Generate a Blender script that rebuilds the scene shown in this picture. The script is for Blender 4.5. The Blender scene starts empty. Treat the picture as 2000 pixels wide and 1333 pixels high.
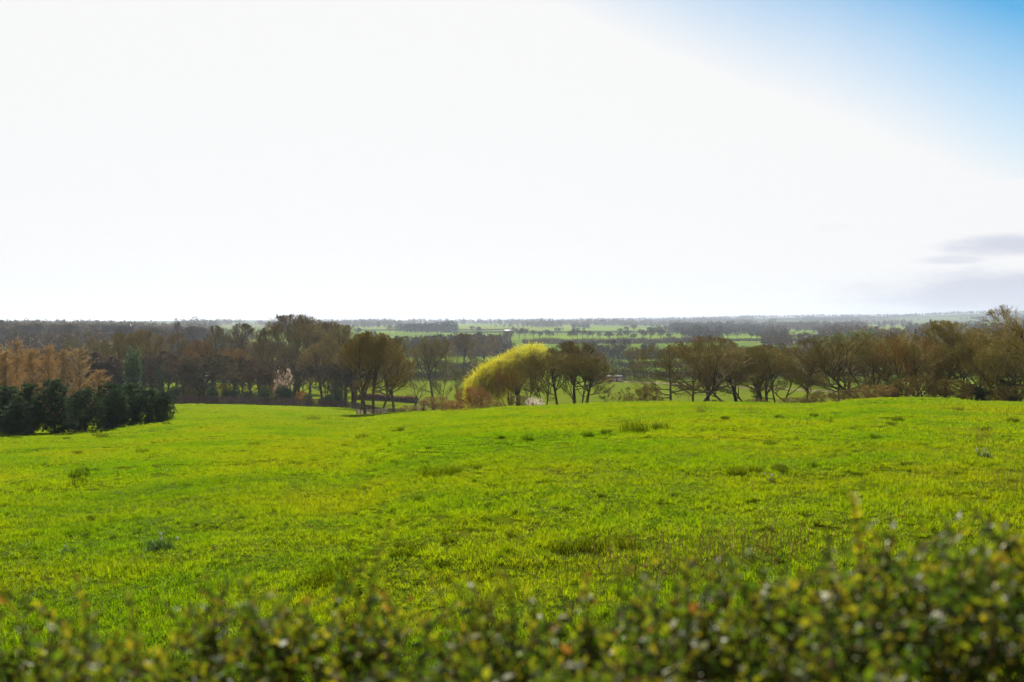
import bpy, math, random
import numpy as np
from mathutils import Vector

# ------------------------------------------------------------------ camera, sky, sun, exposure
S = bpy.context.scene
COL = S.collection
F = 1944.4            # focal length in pixels of a 2000 px wide frame (35 mm lens)
HOR = 628.0           # eye level in the 2000 x 1333 frame
R = math.radians

cam = bpy.data.cameras.new('camera')
cam.lens = 35.0
cam.sensor_width = 36.0
cam.clip_start = 0.05
cam.clip_end = 40000
cam.dof.use_dof = True
cam.dof.focus_distance = 70.0
cam.dof.aperture_fstop = 3.2
camo = bpy.data.objects.new('camera', cam)
COL.objects.link(camo)
camo.location = (0, 0, 0)
camo.rotation_euler = (R(90) - math.atan((666.5 - HOR) / F), 0, 0)
S.camera = camo

SUN_AZ, SUN_EL = R(-9.0), R(31.0)
SUN_DIR = Vector((math.sin(SUN_AZ) * math.cos(SUN_EL), math.cos(SUN_AZ) * math.cos(SUN_EL), math.sin(SUN_EL)))
sun = bpy.data.lights.new('sun', 'SUN')
sun.energy = 4.6
sun.angle = R(0.53)
sun.color = (1.0, 0.93, 0.80)
suno = bpy.data.objects.new('sun', sun)
COL.objects.link(suno)
suno.rotation_euler = SUN_DIR.to_track_quat('Z', 'Y').to_euler()

S.view_settings.view_transform = 'Standard'
S.view_settings.look = 'None'
S.view_settings.exposure = 2.2
S.view_settings.gamma = 1.0
S.view_settings.use_curve_mapping = False
EXPO = 2 ** 2.2
try:
    c = S.cycles
    c.max_bounces = 6
    c.diffuse_bounces = 3
    c.glossy_bounces = 2
    c.transmission_bounces = 4
    c.volume_bounces = 0
    c.transparent_max_bounces = 8
    c.caustics_reflective = False
    c.caustics_refractive = False
    c.use_adaptive_sampling = False
    c.use_denoising = True
    c.denoiser = 'OPENIMAGEDENOISE'
    c.denoising_input_passes = 'RGB_ALBEDO_NORMAL'
    c.denoising_prefilter = 'NONE'
except Exception:
    pass


def pix_dir(px, py):
    """World direction through a point of the photograph (the camera only pitches)."""
    p = math.atan((666.5 - HOR) / F)
    x, y, z = (px - 1000) / F, 1.0, (666.5 - py) / F
    v = Vector((x, y * math.cos(p) + z * math.sin(p), -y * math.sin(p) + z * math.cos(p)))
    return v.normalized()


SKY_STRENGTH = 0.05


def build_world():
    w = bpy.data.worlds.new('World')
    S.world = w
    w.use_nodes = True
    nt = w.node_tree
    nt.nodes.clear()
    N, L = nt.nodes, nt.links
    out = N.new('ShaderNodeOutputWorld')
    bg = N.new('ShaderNodeBackground')
    bg.inputs['Strength'].default_value = SKY_STRENGTH
    L.new(bg.outputs[0], out.inputs[0])
    sky = N.new('ShaderNodeTexSky')
    sky.sky_type = 'NISHITA'
    sky.sun_disc = False
    sky.sun_elevation = SUN_EL
    sky.sun_rotation = SUN_AZ
    sky.air_density = 1.0
    sky.dust_density = 0.0
    sky.ozone_density = 1.5
    tc = N.new('ShaderNodeTexCoord')
    sep = N.new('ShaderNodeSeparateXYZ')
    L.new(tc.outputs['Generated'], sep.inputs[0])

    def math_(op, a, b=None, clamp=False):
        m = N.new('ShaderNodeMath')
        m.operation = op
        m.use_clamp = clamp
        for i, v in enumerate((a, b)):
            if v is None:
                continue
            if isinstance(v, (int, float)):
                m.inputs[i].default_value = v
            else:
                L.new(v, m.inputs[i])
        return m.outputs[0]

    def dot_(vec):
        d = N.new('ShaderNodeVectorMath')
        d.operation = 'DOT_PRODUCT'
        L.new(tc.outputs['Generated'], d.inputs[0])
        d.inputs[1].default_value = vec
        return d.outputs['Value']

    def ramp(val, lo, hi):
        r = N.new('ShaderNodeMapRange')
        r.interpolation_type = 'SMOOTHSTEP'
        r.inputs['From Min'].default_value = lo
        r.inputs['From Max'].default_value = hi
        L.new(val, r.inputs['Value'])
        return r.outputs[0]

    def noise(scale, detail, rough=0.55, stretch=(1, 1, 1)):
        mp = N.new('ShaderNodeMapping')
        mp.inputs['Scale'].default_value = stretch
        L.new(tc.outputs['Generated'], mp.inputs[0])
        n = N.new('ShaderNodeTexNoise')
        n.inputs['Scale'].default_value = scale
        n.inputs['Detail'].default_value = detail
        n.inputs['Roughness'].default_value = rough
        L.new(mp.outputs[0], n.inputs[0])
        return math_('SUBTRACT', n.outputs['Fac'], 0.5)

    # bank of bright cloud: everything on the lower left of a great circle through two points of its edge
    a, b = pix_dir(1190, 0), pix_dir(2000, 335)
    n = a.cross(b).normalized()
    if n.dot(pix_dir(300, 600)) < 0:
        n = -n
    d = math_('ADD', dot_(n), math_('MULTIPLY', noise(2.2, 4), 0.05))
    lin = N.new('ShaderNodeMapRange')
    lin.inputs['From Min'].default_value = pix_dir(2000, 0).dot(n) + 0.012
    lin.inputs['From Max'].default_value = 0.022
    L.new(d, lin.inputs['Value'])
    m_big = lin.outputs[0]
    # its firmer lower rim towards the right
    e0 = pix_dir(2000, 338).z
    rim = math_('ADD', sep.outputs['Z'], math_('MULTIPLY', noise(5.0, 6, 0.6, (1, 1, 4)), 0.022))
    m_rim = ramp(math_('MULTIPLY', rim, -1), -e0 - 0.006, -e0 + 0.006)
    m_white = math_('MAXIMUM', m_big, m_rim)
    # unseen loose cloud, added behind and above the viewer for neutral fill light
    loose = ramp(noise(1.7, 6, 0.6, (1, 1, 2)), -0.16, 0.04)
    behind = ramp(math_('MULTIPLY', sep.outputs['Y'], -1), -0.75, -0.2)
    m_fill = math_('MULTIPLY', loose, behind)
    m = math_('MAXIMUM', m_white, m_fill)
    # grey-lilac undersides low on the right
    gn = noise(7.0, 7, 0.62, (1, 1, 3))

    def blob(px, py, sx, sy, amp):
        v = pix_dir(px, py)
        az0 = math.atan2(v.x, v.y)
        az = math_('ARCTAN2', sep.outputs['X'], sep.outputs['Y'])
        u = math_('DIVIDE', math_('SUBTRACT', az, az0), sx)
        t = math_('DIVIDE', math_('SUBTRACT', sep.outputs['Z'], v.z), sy)
        q = math_('SQRT', math_('ADD', math_('MULTIPLY', u, u), math_('MULTIPLY', t, t)))
        q = math_('ADD', q, math_('MULTIPLY', gn, 2.2))
        return math_('MULTIPLY', ramp(math_('MULTIPLY', q, -1), -1.25, -0.45), amp)
    g = math_('MAXIMUM', blob(2015, 478, 0.075, 0.012, 1.0), blob(2010, 585, 0.17, 0.030, 1.0))
    g = math_('MAXIMUM', g, blob(1860, 508, 0.03, 0.005, 0.6))
    g = math_('MAXIMUM', g, blob(1625, 445, 0.022, 0.005, 0.10))

    white = N.new('ShaderNodeRGB')
    k = 0.93 / EXPO / SKY_STRENGTH
    white.outputs[0].default_value = (k, k, k, 1)
    grey = N.new('ShaderNodeRGB')
    grey.outputs[0].default_value = (k * .70, k * .725, k * .83, 1)
    mixg = N.new('ShaderNodeMix')
    mixg.data_type = 'RGBA'
    L.new(g, mixg.inputs['Factor'])
    L.new(white.outputs[0], mixg.inputs['A'])
    L.new(grey.outputs[0], mixg.inputs['B'])
    mix = N.new('ShaderNodeMix')
    mix.data_type = 'RGBA'
    L.new(m, mix.inputs['Factor'])
    tone = N.new('ShaderNodeMix')
    tone.data_type = 'RGBA'
    tone.blend_type = 'MULTIPLY'
    tone.inputs['Factor'].default_value = 1.0
    tone.inputs['B'].default_value = (.17, .42, .49, 1)
    L.new(sky.outputs[0], tone.inputs['A'])
    L.new(tone.outputs['Result'], mix.inputs['A'])
    L.new(mixg.outputs['Result'], mix.inputs['B'])
    L.new(mix.outputs['Result'], bg.inputs['Color'])


build_world()

# ------------------------------------------------------------------ helpers
rng = np.random.default_rng(7)
random.seed(7)


def hash2(ix, iy, seed):
    h = (ix.astype(np.int64) * 374761393 + iy.astype(np.int64) * 668265263 + seed * 974634777) & 0xffffffff
    h = ((h ^ (h >> 13)) * 1274126177) & 0xffffffff
    h = (h ^ (h >> 16)) & 0xffffffff
    return h / 4294967295.0


def vnoise(x, y, seed=0):
    ix, iy = np.floor(x), np.floor(y)
    fx, fy = x - ix, y - iy
    fx = fx * fx * (3 - 2 * fx)
    fy = fy * fy * (3 - 2 * fy)
    a, b = hash2(ix, iy, seed), hash2(ix + 1, iy, seed)
    c_, d = hash2(ix, iy + 1, seed), hash2(ix + 1, iy + 1, seed)
    return (a + (b - a) * fx) * (1 - fy) + (c_ + (d - c_) * fx) * fy


def fbm(x, y, seed=0, octv=3):
    s, amp, tot = 0, 1.0, 0
    for i in range(octv):
        s = s + amp * (vnoise(x * 2 ** i, y * 2 ** i, seed + i) - 0.5)
        tot += amp
        amp *= 0.5
    return s / tot


def mesh_obj(name, verts, faces, mats, parent=None, smooth=False, mat_idx=None, col=None, link=True):
    """faces: list of (n,k) index arrays."""
    me = bpy.data.meshes.new(name)
    verts = np.asarray(verts, dtype=np.float32)
    me.vertices.add(len(verts))
    me.vertices.foreach_set('co', verts.ravel())
    faces = [np.asarray(f, dtype=np.int32) for f in faces if len(f)]
    nl = sum(f.size for f in faces)
    me.loops.add(nl)
    me.loops.foreach_set('vertex_index', np.concatenate([f.ravel() for f in faces]))
    starts, o = [], 0
    for f in faces:
        starts.append(o + np.arange(len(f)) * f.shape[1])
        o += f.size
    starts = np.concatenate(starts).astype(np.int32)
    me.polygons.add(len(starts))
    me.polygons.foreach_set('loop_start', starts)
    if mat_idx is not None:
        me.polygons.foreach_set('material_index', np.asarray(mat_idx, dtype=np.int32))
    if smooth:
        me.polygons.foreach_set('use_smooth', np.ones(len(starts), dtype=bool))
    for m in (mats if isinstance(mats, (list, tuple)) else [mats]):
        me.materials.append(m)
    if col is not None:
        at = me.color_attributes.new('pigment', 'FLOAT_COLOR', 'POINT')
        c4 = np.ones((len(verts), 4), dtype=np.float32)
        c4[:, :3] = col
        at.data.foreach_set('color', c4.ravel())
    me.update(calc_edges=True)
    ob = bpy.data.objects.new(name, me)
    if link:
        COL.objects.link(ob)
    if parent is not None:
        ob.parent = parent
    return ob


class MB:
    """Collects shapes, links them as ONE mesh."""
    def __init__(self):
        self.v, self.q, self.t, self.n = [], [], [], 0

    def add(self, v, q=None, t=None):
        v = np.asarray(v, dtype=np.float32).reshape(-1, 3)
        if q is not None and len(q):
            self.q.append(np.asarray(q) + self.n)
        if t is not None and len(t):
            self.t.append(np.asarray(t) + self.n)
        self.v.append(v)
        self.n += len(v)

    def box(self, lo, hi, rz=0.0, at=(0, 0, 0)):
        (x0, y0, z0), (x1, y1, z1) = lo, hi
        v = np.array([(x0, y0, z0), (x1, y0, z0), (x1, y1, z0), (x0, y1, z0), (x0, y0, z1), (x1, y0, z1), (x1, y1, z1), (x0, y1, z1)], float)
        c_, s = math.cos(rz), math.sin(rz)
        w = v.copy()
        w[:, 0] = v[:, 0] * c_ - v[:, 1] * s
        w[:, 1] = v[:, 0] * s + v[:, 1] * c_
        self.add(w + np.array(at), [(0, 3, 2, 1), (4, 5, 6, 7), (0, 1, 5, 4), (1, 2, 6, 5), (2, 3, 7, 6), (3, 0, 4, 7)])

    def bar(self, a, b, r, sides=5):
        self.tubes(np.array([[a, b]], float), np.array([[r, r]], float), sides)

    def tubes(self, P, Rr, sides):
        """P (N,K,3) polylines, Rr (N,K) radii."""
        P = np.asarray(P, float)
        N_, K = P.shape[:2]
        T = np.zeros_like(P)
        T[:, 1:-1] = P[:, 2:] - P[:, :-2]
        T[:, 0] = P[:, 1] - P[:, 0]
        T[:, -1] = P[:, -1] - P[:, -2]
        T /= np.linalg.norm(T, axis=2, keepdims=True) + 1e-9
        ref = np.where(np.abs(T[:, :1, 2:3]) > 0.8, np.array([[[1.0, 0.02, 0]]]), np.array([[[0.0, 0.02, 1.0]]]))
        U = np.cross(T, np.broadcast_to(ref, T.shape))
        U /= np.linalg.norm(U, axis=2, keepdims=True) + 1e-9
        V = np.cross(T, U)
        ang = np.arange(sides) / sides * 2 * np.pi
        ring = U[:, :, None, :] * np.cos(ang)[None, None, :, None] + V[:, :, None, :] * np.sin(ang)[None, None, :, None]
        verts = P[:, :, None, :] + ring * Rr[:, :, None, None]
        n_, k_, s_ = np.meshgrid(np.arange(N_), np.arange(K - 1), np.arange(sides), indexing='ij')
        base = (n_ * K + k_) * sides
        s2 = (s_ + 1) % sides
        q = np.stack([base + s_, base + s2, base + sides + s2, base + sides + s_], -1).reshape(-1, 4)
        self.add(verts.reshape(-1, 3), q)

    def cards(self, C, U, V):
        """Leaf shapes: a rhombus about C with half axes U (long) and V (wide)."""
        v = np.stack([C - U, C + V, C + U, C - V], 1).reshape(-1, 3)
        n_ = len(C)
        self.add(v, (np.arange(n_ * 4).reshape(n_, 4)))

    def build(self, name, mat, parent=None, smooth=False, col=None, link=True):
        return mesh_obj(name, np.concatenate(self.v), self.q and [np.concatenate(self.q)] + ([np.concatenate(self.t)] if self.t else []) or [np.concatenate(self.t)],
                        mat, parent, smooth, col=col, link=link)


def norm(v):
    return v / (np.linalg.norm(v, axis=-1, keepdims=True) + 1e-9)


def rand_dirs(n, g=rng):
    return norm(g.normal(size=(n, 3)))


def tag(o, label=None, cat=None, group=None, kind=None):
    for k, v in (('label', label), ('category', cat), ('group', group), ('kind', kind)):
        if v:
            o[k] = v
    return o


def empty(name, loc, rz=0.0, scale=(1, 1, 1), label=None, cat=None, group=None):
    e = bpy.data.objects.new(name, None)
    COL.objects.link(e)
    e.location = loc
    e.rotation_euler = (0, 0, rz)
    e.scale = scale
    e.empty_display_size = 0.3
    return tag(e, label, cat, group)


# ------------------------------------------------------------------ terrain
_colx = np.array([-2500, 0, 180, 340, 500, 620, 690, 725, 765, 880, 1000, 1200, 1400, 1560, 1640, 1700, 1800, 2000, 4500], float)
_cols = np.array([.092, .0889, .0865, .079, .0737, .0755, .0763, .066, .0557, .0475, .0389, .0348, .0345, .0360, .0335, .0285, .0275, .0303, .034])
_colc = np.array([0, 0, 0, -3.6e-5, 0, 0, 0, .85e-4, 1.42e-4, 1.9e-4, 2.4e-4, 2.4e-4, 2.4e-4, 2.4e-4, 2.5e-4, 2.66e-4, 2.66e-4, 2.66e-4, 2.6e-4])
_pr = np.array([0, 300, 400, 700, 1000, 1400, 1800, 2500, 3000, 4000, 5000, 6000, 8000, 12000], float)
_pd = np.array([25.5, 25.5, 25.0, 24.5, 23.5, 22.0, 19.8, 17.5, 15.5, 12.0, 9.0, 6.0, 3.0, 3.0])
_hx = np.array([-2500, -200, 60, 200, 330, 480, 640, 760, 900, 1040, 1090, 1150, 1210, 1300, 1450, 1620, 1760, 1900, 2100, 4500], float)
_hz = np.array([0, 4, 12, 2, 10, 16, 6, 9, 4, 8, 20, 12, 22, 18, 38, 46, 50, 70, 80, 80], float)   # far hills, metres above the plain


def gsmooth(tabx, taby, x, w=22.0):
    s = 0
    for o, k in ((-1.4, .15), (-.7, .22), (0, .26), (.7, .22), (1.4, .15)):
        s = s + k * np.interp(x + o * w, tabx, taby)
    return s


def ground(X, Y, bumps=True):
    X, Y = np.asarray(X, float), np.asarray(Y, float)
    r = np.sqrt(X * X + Y * Y) + 1e-6
    az = np.clip(np.arctan2(X, Y), -1.15, 1.15)
    px = 1000 + F * np.tan(az)
    d = r * np.cos(az)                       # depth along the view
    s = gsmooth(_colx, _cols, px)
    c_ = gsmooth(_colx, _colc, px)
    drop = 2.4 - 0.75 * np.exp(-(r / 1.5) ** 2) + s * d + c_ * np.minimum(d, 280.0) ** 2
    plain = np.interp(r, _pr, _pd)
    left = np.clip((620 - px) / 400, 0, 1)
    plain = plain - left * 9.0 * np.clip((r - 380) / 500, 0, 1) * np.clip((3500 - r) / 2000, 0, 1)
    k = 3.0
    h = np.clip(0.5 + 0.5 * (plain - drop) / k, 0, 1)
    dd = plain * (1 - h) + drop * h - k * h * (1 - h)
    z = -dd
    hill = gsmooth(_hx, _hz, px, 60)
    z = z + hill * .74 * np.clip((r - 3900) / 2600, 0, 1) ** 1.3
    far = np.clip((r - 600) / 2500, 0, 1)
    z = z + far * 5.0 * fbm(X / 900, Y / 900, 5, 3)
    if bumps:
        hillside = np.clip((320 - r) / 120, 0, 1)
        z = z + hillside * (0.55 * fbm(X / 14, Y / 14, 11, 2) * np.clip(r / 60, 0.1, 1) + 0.19 * fbm(X / 2.6, Y / 2.2, 21, 2) + 0.07 * fbm(X / 0.8, Y / 0.8, 31, 2) * np.clip((60 - r) / 30, 0, 1))
    return z


def gz(x, y):
    return float(ground(np.array([x]), np.array([y]))[0])


def at(px, Y, sink=0.0):
    x = (px - 1000) / F * Y
    return (x, Y, gz(x, Y) - sink)


def gpix(px, Y):
    """Row of the photograph at which the ground shows at depth Y."""
    return HOR - at(px, Y)[2] / Y * F


_YV = 230.0 * 1.006 ** np.arange(615)
_YN = 3.0 * 1.005 ** np.arange(757)


def _first(px, py, Ys):
    X = (px - 1000) / F * Ys
    rows = HOR - ground(X, Ys) / Ys * F
    hit = np.nonzero(rows <= py)[0]
    return float(Ys[hit[0]]) if len(hit) else float(Ys[-1])


def depth_of(px, py):
    """Depth at which the valley ground reaches row py in column px."""
    return _first(px, py, _YV)


def near_depth(px, py):
    """The same on the near hillside."""
    return _first(px, py, _YN)


# ------------------------------------------------------------------ materials
def new_mat(name):
    m = bpy.data.materials.new(name)
    m.use_nodes = True
    nt = m.node_tree
    nt.nodes.clear()
    out = nt.nodes.new('ShaderNodeOutputMaterial')
    return m, nt, out


def noise_mix(nt, cols, scale, detail=3, stops=None, vec=None):
    g = nt.nodes.new('ShaderNodeNewGeometry')
    n = nt.nodes.new('ShaderNodeTexNoise')
    n.inputs['Scale'].default_value = scale
    n.inputs['Detail'].default_value = detail
    nt.links.new(vec or g.outputs['Position'], n.inputs['Vector'])
    r = nt.nodes.new('ShaderNodeValToRGB')
    stops = stops or [0.35 + 0.3 * i / (len(cols) - 1) for i in range(len(cols))]
    r.color_ramp.elements[0].position = stops[0]
    r.color_ramp.elements[0].color = (*cols[0], 1)
    r.color_ramp.elements[1].position = stops[-1]
    r.color_ramp.elements[1].color = (*cols[-1], 1)
    for s, c_ in zip(stops[1:-1], cols[1:-1]):
        e = r.color_ramp.elements.new(s)
        e.color = (*c_, 1)
    nt.links.new(n.outputs['Fac'], r.inputs['Fac'])
    return r.outputs['Color']


def mul(nt, a, b, fac=1.0):
    m = nt.nodes.new('ShaderNodeMix')
    m.data_type = 'RGBA'
    m.blend_type = 'MULTIPLY'
    m.inputs['Factor'].default_value = fac
    for s, v in ((m.inputs['A'], a), (m.inputs['B'], b)):
        if isinstance(v, tuple):
            s.default_value = (*v, 1)
        else:
            nt.links.new(v, s)
    return m.outputs['Result']


def solid(name, cols, scale=3.0, rough=0.85, spec=0.25, tint=False, detail=4):
    m, nt, out = new_mat(name)
    p = nt.nodes.new('ShaderNodeBsdfPrincipled')
    col = noise_mix(nt, cols, scale, detail)
    if tint:
        oi = nt.nodes.new('ShaderNodeObjectInfo')
        col = mul(nt, col, oi.outputs['Color'])
    nt.links.new(col, p.inputs['Base Color'])
    p.inputs['Roughness'].default_value = rough
    p.inputs['Specular IOR Level'].default_value = spec
    nt.links.new(p.outputs[0], out.inputs[0])
    return m


def leafy(name, cols, scale, trans=0.5, tcol=(1, 1, 1), rough=0.4, gloss=0.06, tint=False, pigment=False, detail=3):
    """Thin foliage: diffuse on the lit side, light coming through, and a sheen."""
    m, nt, out = new_mat(name)
    if pigment:
        a = nt.nodes.new('ShaderNodeVertexColor')
        a.layer_name = 'pigment'
        col = a.outputs['Color']
    else:
        col = noise_mix(nt, [tuple(.58 * v for v in c_) for c_ in cols], scale, detail)
    if tint:
        oi = nt.nodes.new('ShaderNodeObjectInfo')
        col = mul(nt, col, oi.outputs['Color'])
    d = nt.nodes.new('ShaderNodeBsdfDiffuse')
    t = nt.nodes.new('ShaderNodeBsdfTranslucent')
    nt.links.new(col, d.inputs['Color'])
    nt.links.new(mul(nt, col, tcol), t.inputs['Color'])
    mx = nt.nodes.new('ShaderNodeMixShader')
    mx.inputs[0].default_value = trans
    nt.links.new(d.outputs[0], mx.inputs[1])
    nt.links.new(t.outputs[0], mx.inputs[2])
    g = nt.nodes.new('ShaderNodeBsdfGlossy')
    g.inputs['Roughness'].default_value = rough
    g.inputs['Color'].default_value = (0.9, 0.9, 0.85, 1)
    fr = nt.nodes.new('ShaderNodeFresnel')
    fr.inputs['IOR'].default_value = 1.38
    fm = nt.nodes.new('ShaderNodeMath')
    fm.operation = 'MULTIPLY'
    fm.inputs[1].default_value = gloss
    nt.links.new(fr.outputs[0], fm.inputs[0])
    cp = nt.nodes.new('ShaderNodeMath')
    cp.operation = 'MINIMUM'
    cp.inputs[1].default_value = 0.022
    nt.links.new(fm.outputs[0], cp.inputs[0])
    mx2 = nt.nodes.new('ShaderNodeMixShader')
    nt.links.new(cp.outputs[0], mx2.inputs[0])
    nt.links.new(mx.outputs[0], mx2.inputs[1])
    nt.links.new(g.outputs[0], mx2.inputs[2])
    nt.links.new(mx2.outputs[0], out.inputs[0])
    return m


M = {}
M['bark'] = solid('bark', [(.036, .027, .016), (.055, .042, .022), (.062, .056, .020)], 1.3, 0.9, spec=0.06, tint=True)
M['twig'] = solid('twig', [(.126, .092, .020), (.150, .112, .022), (.112, .100, .018)], 0.6, 0.9, spec=0.06, tint=True)
M['far_twig'] = solid('far_twig', [(.056, .043, .022), (.070, .055, .026), (.054, .046, .022)], 0.05, 1.0, spec=0.0, tint=True)
M['larch'] = leafy('larch_twigs', [(.66, .46, .16), (.80, .57, .21), (.70, .55, .30)], 0.5, 0.5, tint=True, gloss=0.1)
M['pine'] = leafy('pine_needles', [(.024, .052, .020), (.040, .078, .026), (.054, .098, .034)], 0.9, 0.25, tint=True, gloss=0.15, rough=0.6)
M['ever'] = leafy('evergreen_leaves', [(.028, .052, .012), (.046, .078, .016), (.066, .092, .022)], 0.8, 0.3, tint=True, gloss=0.05, rough=0.6)
M['willow'] = leafy('willow_strands', [(.80, .74, .03), (.94, .86, .045), (.82, .80, .06)], 0.8, 0.66, gloss=0.15)
M['blossom'] = leafy('blossom', [(.55, .42, .36), (.70, .60, .54), (.62, .46, .42)], 2.0, 0.45, tint=True, gloss=0.1)
M['fence'] = solid('fence_wood', [(.035, .018, .012), (.060, .030, .020)], 2.0, 0.85)
M['pale_wood'] = solid('pale_wood', [(.26, .20, .13), (.36, .28, .19)], 3.0, 0.7)
M['pen_wood'] = solid('pen_wood', [(.09, .055, .04), (.13, .08, .06)], 2.0, 0.85)
M['slate'] = solid('slate', [(.03, .028, .028), (.05, .047, .045)], 2.0, 0.95, spec=0.03)
M['white_wall'] = solid('white_wall', [(.70, .68, .63), (.80, .78, .74)], 0.4, 0.8)
M['sheet_roof'] = solid('sheet_roof', [(.62, .62, .60), (.74, .74, .73)], 0.3, 0.22, spec=0.6)
M['grey_roof'] = solid('grey_roof', [(.16, .14, .13), (.22, .19, .17)], 0.5, 0.7)
M['dark_glass'] = solid('dark_glass', [(.02, .022, .025), (.03, .03, .035)], 1.0, 0.1, spec=0.6)
M['red_hedge'] = leafy('russet_leaves', [(.12, .040, .016), (.19, .070, .026)], 1.5, 0.35, gloss=0.1)
M['dry'] = leafy('dry_stems', [(.52, .38, .15), (.40, .27, .10), (.60, .47, .21)], 4.0, 0.5, gloss=0.1)
M['path'] = solid('track_earth', [(.040, .060, .004), (.09, .08, .035), (.17, .13, .08), (.05, .06, .010)], 0.7, 1.0, spec=0.0)
M['hedge_leaf'] = leafy('hedge_leaf', None, 1, 0.46, tcol=(1.45, 1.45, .6), rough=0.56, gloss=0.30, pigment=True)
M['hedge_stem'] = solid('hedge_stem', [(.035, .028, .010), (.06, .045, .018)], 30.0, 0.9, spec=0.02)
M['daffodil'] = leafy('daffodil_leaves', [(.030, .075, .016), (.045, .10, .024)], 6.0, 0.3, gloss=0.25, rough=0.45)
M['petal'] = leafy('petals', [(.16, .16, .12), (.22, .22, .17)], 6.0, 0.4, gloss=0.2)


def grass_mat(name, dark=1.0):
    m, nt, out = new_mat(name)
    big = noise_mix(nt, [(.042, .070, .0010), (.060, .080, .0010), (.072, .079, .0012)], 0.16, 4, [0.36, 0.5, 0.66])
    fine = noise_mix(nt, [(.50, .66, .7), (1.0, 1.0, 1.0), (1.20, 1.12, 1.0)], 3.1, 3, [0.30, 0.5, 0.7])
    col = mul(nt, mul(nt, big, fine), (dark, dark, dark))
    d = nt.nodes.new('ShaderNodeBsdfDiffuse')
    t = nt.nodes.new('ShaderNodeBsdfTranslucent')
    nt.links.new(mul(nt, col, (.70, .82, 1.0)), d.inputs['Color'])
    nt.links.new(mul(nt, col, (2.50, 2.68, 1.0)), t.inputs['Color'])
    mx = nt.nodes.new('ShaderNodeMixShader')
    mx.inputs[0].default_value = 0.55
    nt.links.new(d.outputs[0], mx.inputs[1])
    nt.links.new(t.outputs[0], mx.inputs[2])
    g = nt.nodes.new('ShaderNodeBsdfGlossy')
    g.inputs['Roughness'].default_value = 0.42
    fr = nt.nodes.new('ShaderNodeFresnel')
    fr.inputs['IOR'].default_value = 1.35
    fm = nt.nodes.new('ShaderNodeMath')
    fm.operation = 'MULTIPLY'
    fm.inputs[1].default_value = 0.0035
    nt.links.new(fr.outputs[0], fm.inputs[0])
    mx2 = nt.nodes.new('ShaderNodeMixShader')
    nt.links.new(fm.outputs[0], mx2.inputs[0])
    nt.links.new(mx.outputs[0], mx2.inputs[1])
    nt.links.new(g.outputs[0], mx2.inputs[2])
    nt.links.new(mx2.outputs[0], out.inputs[0])
    return m


M['grass'] = grass_mat('grass_blades')
M['tussock'] = grass_mat('tussock_blades', .40)  # grass colour darkened, the shaded sides of the tussocks put into it


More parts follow.
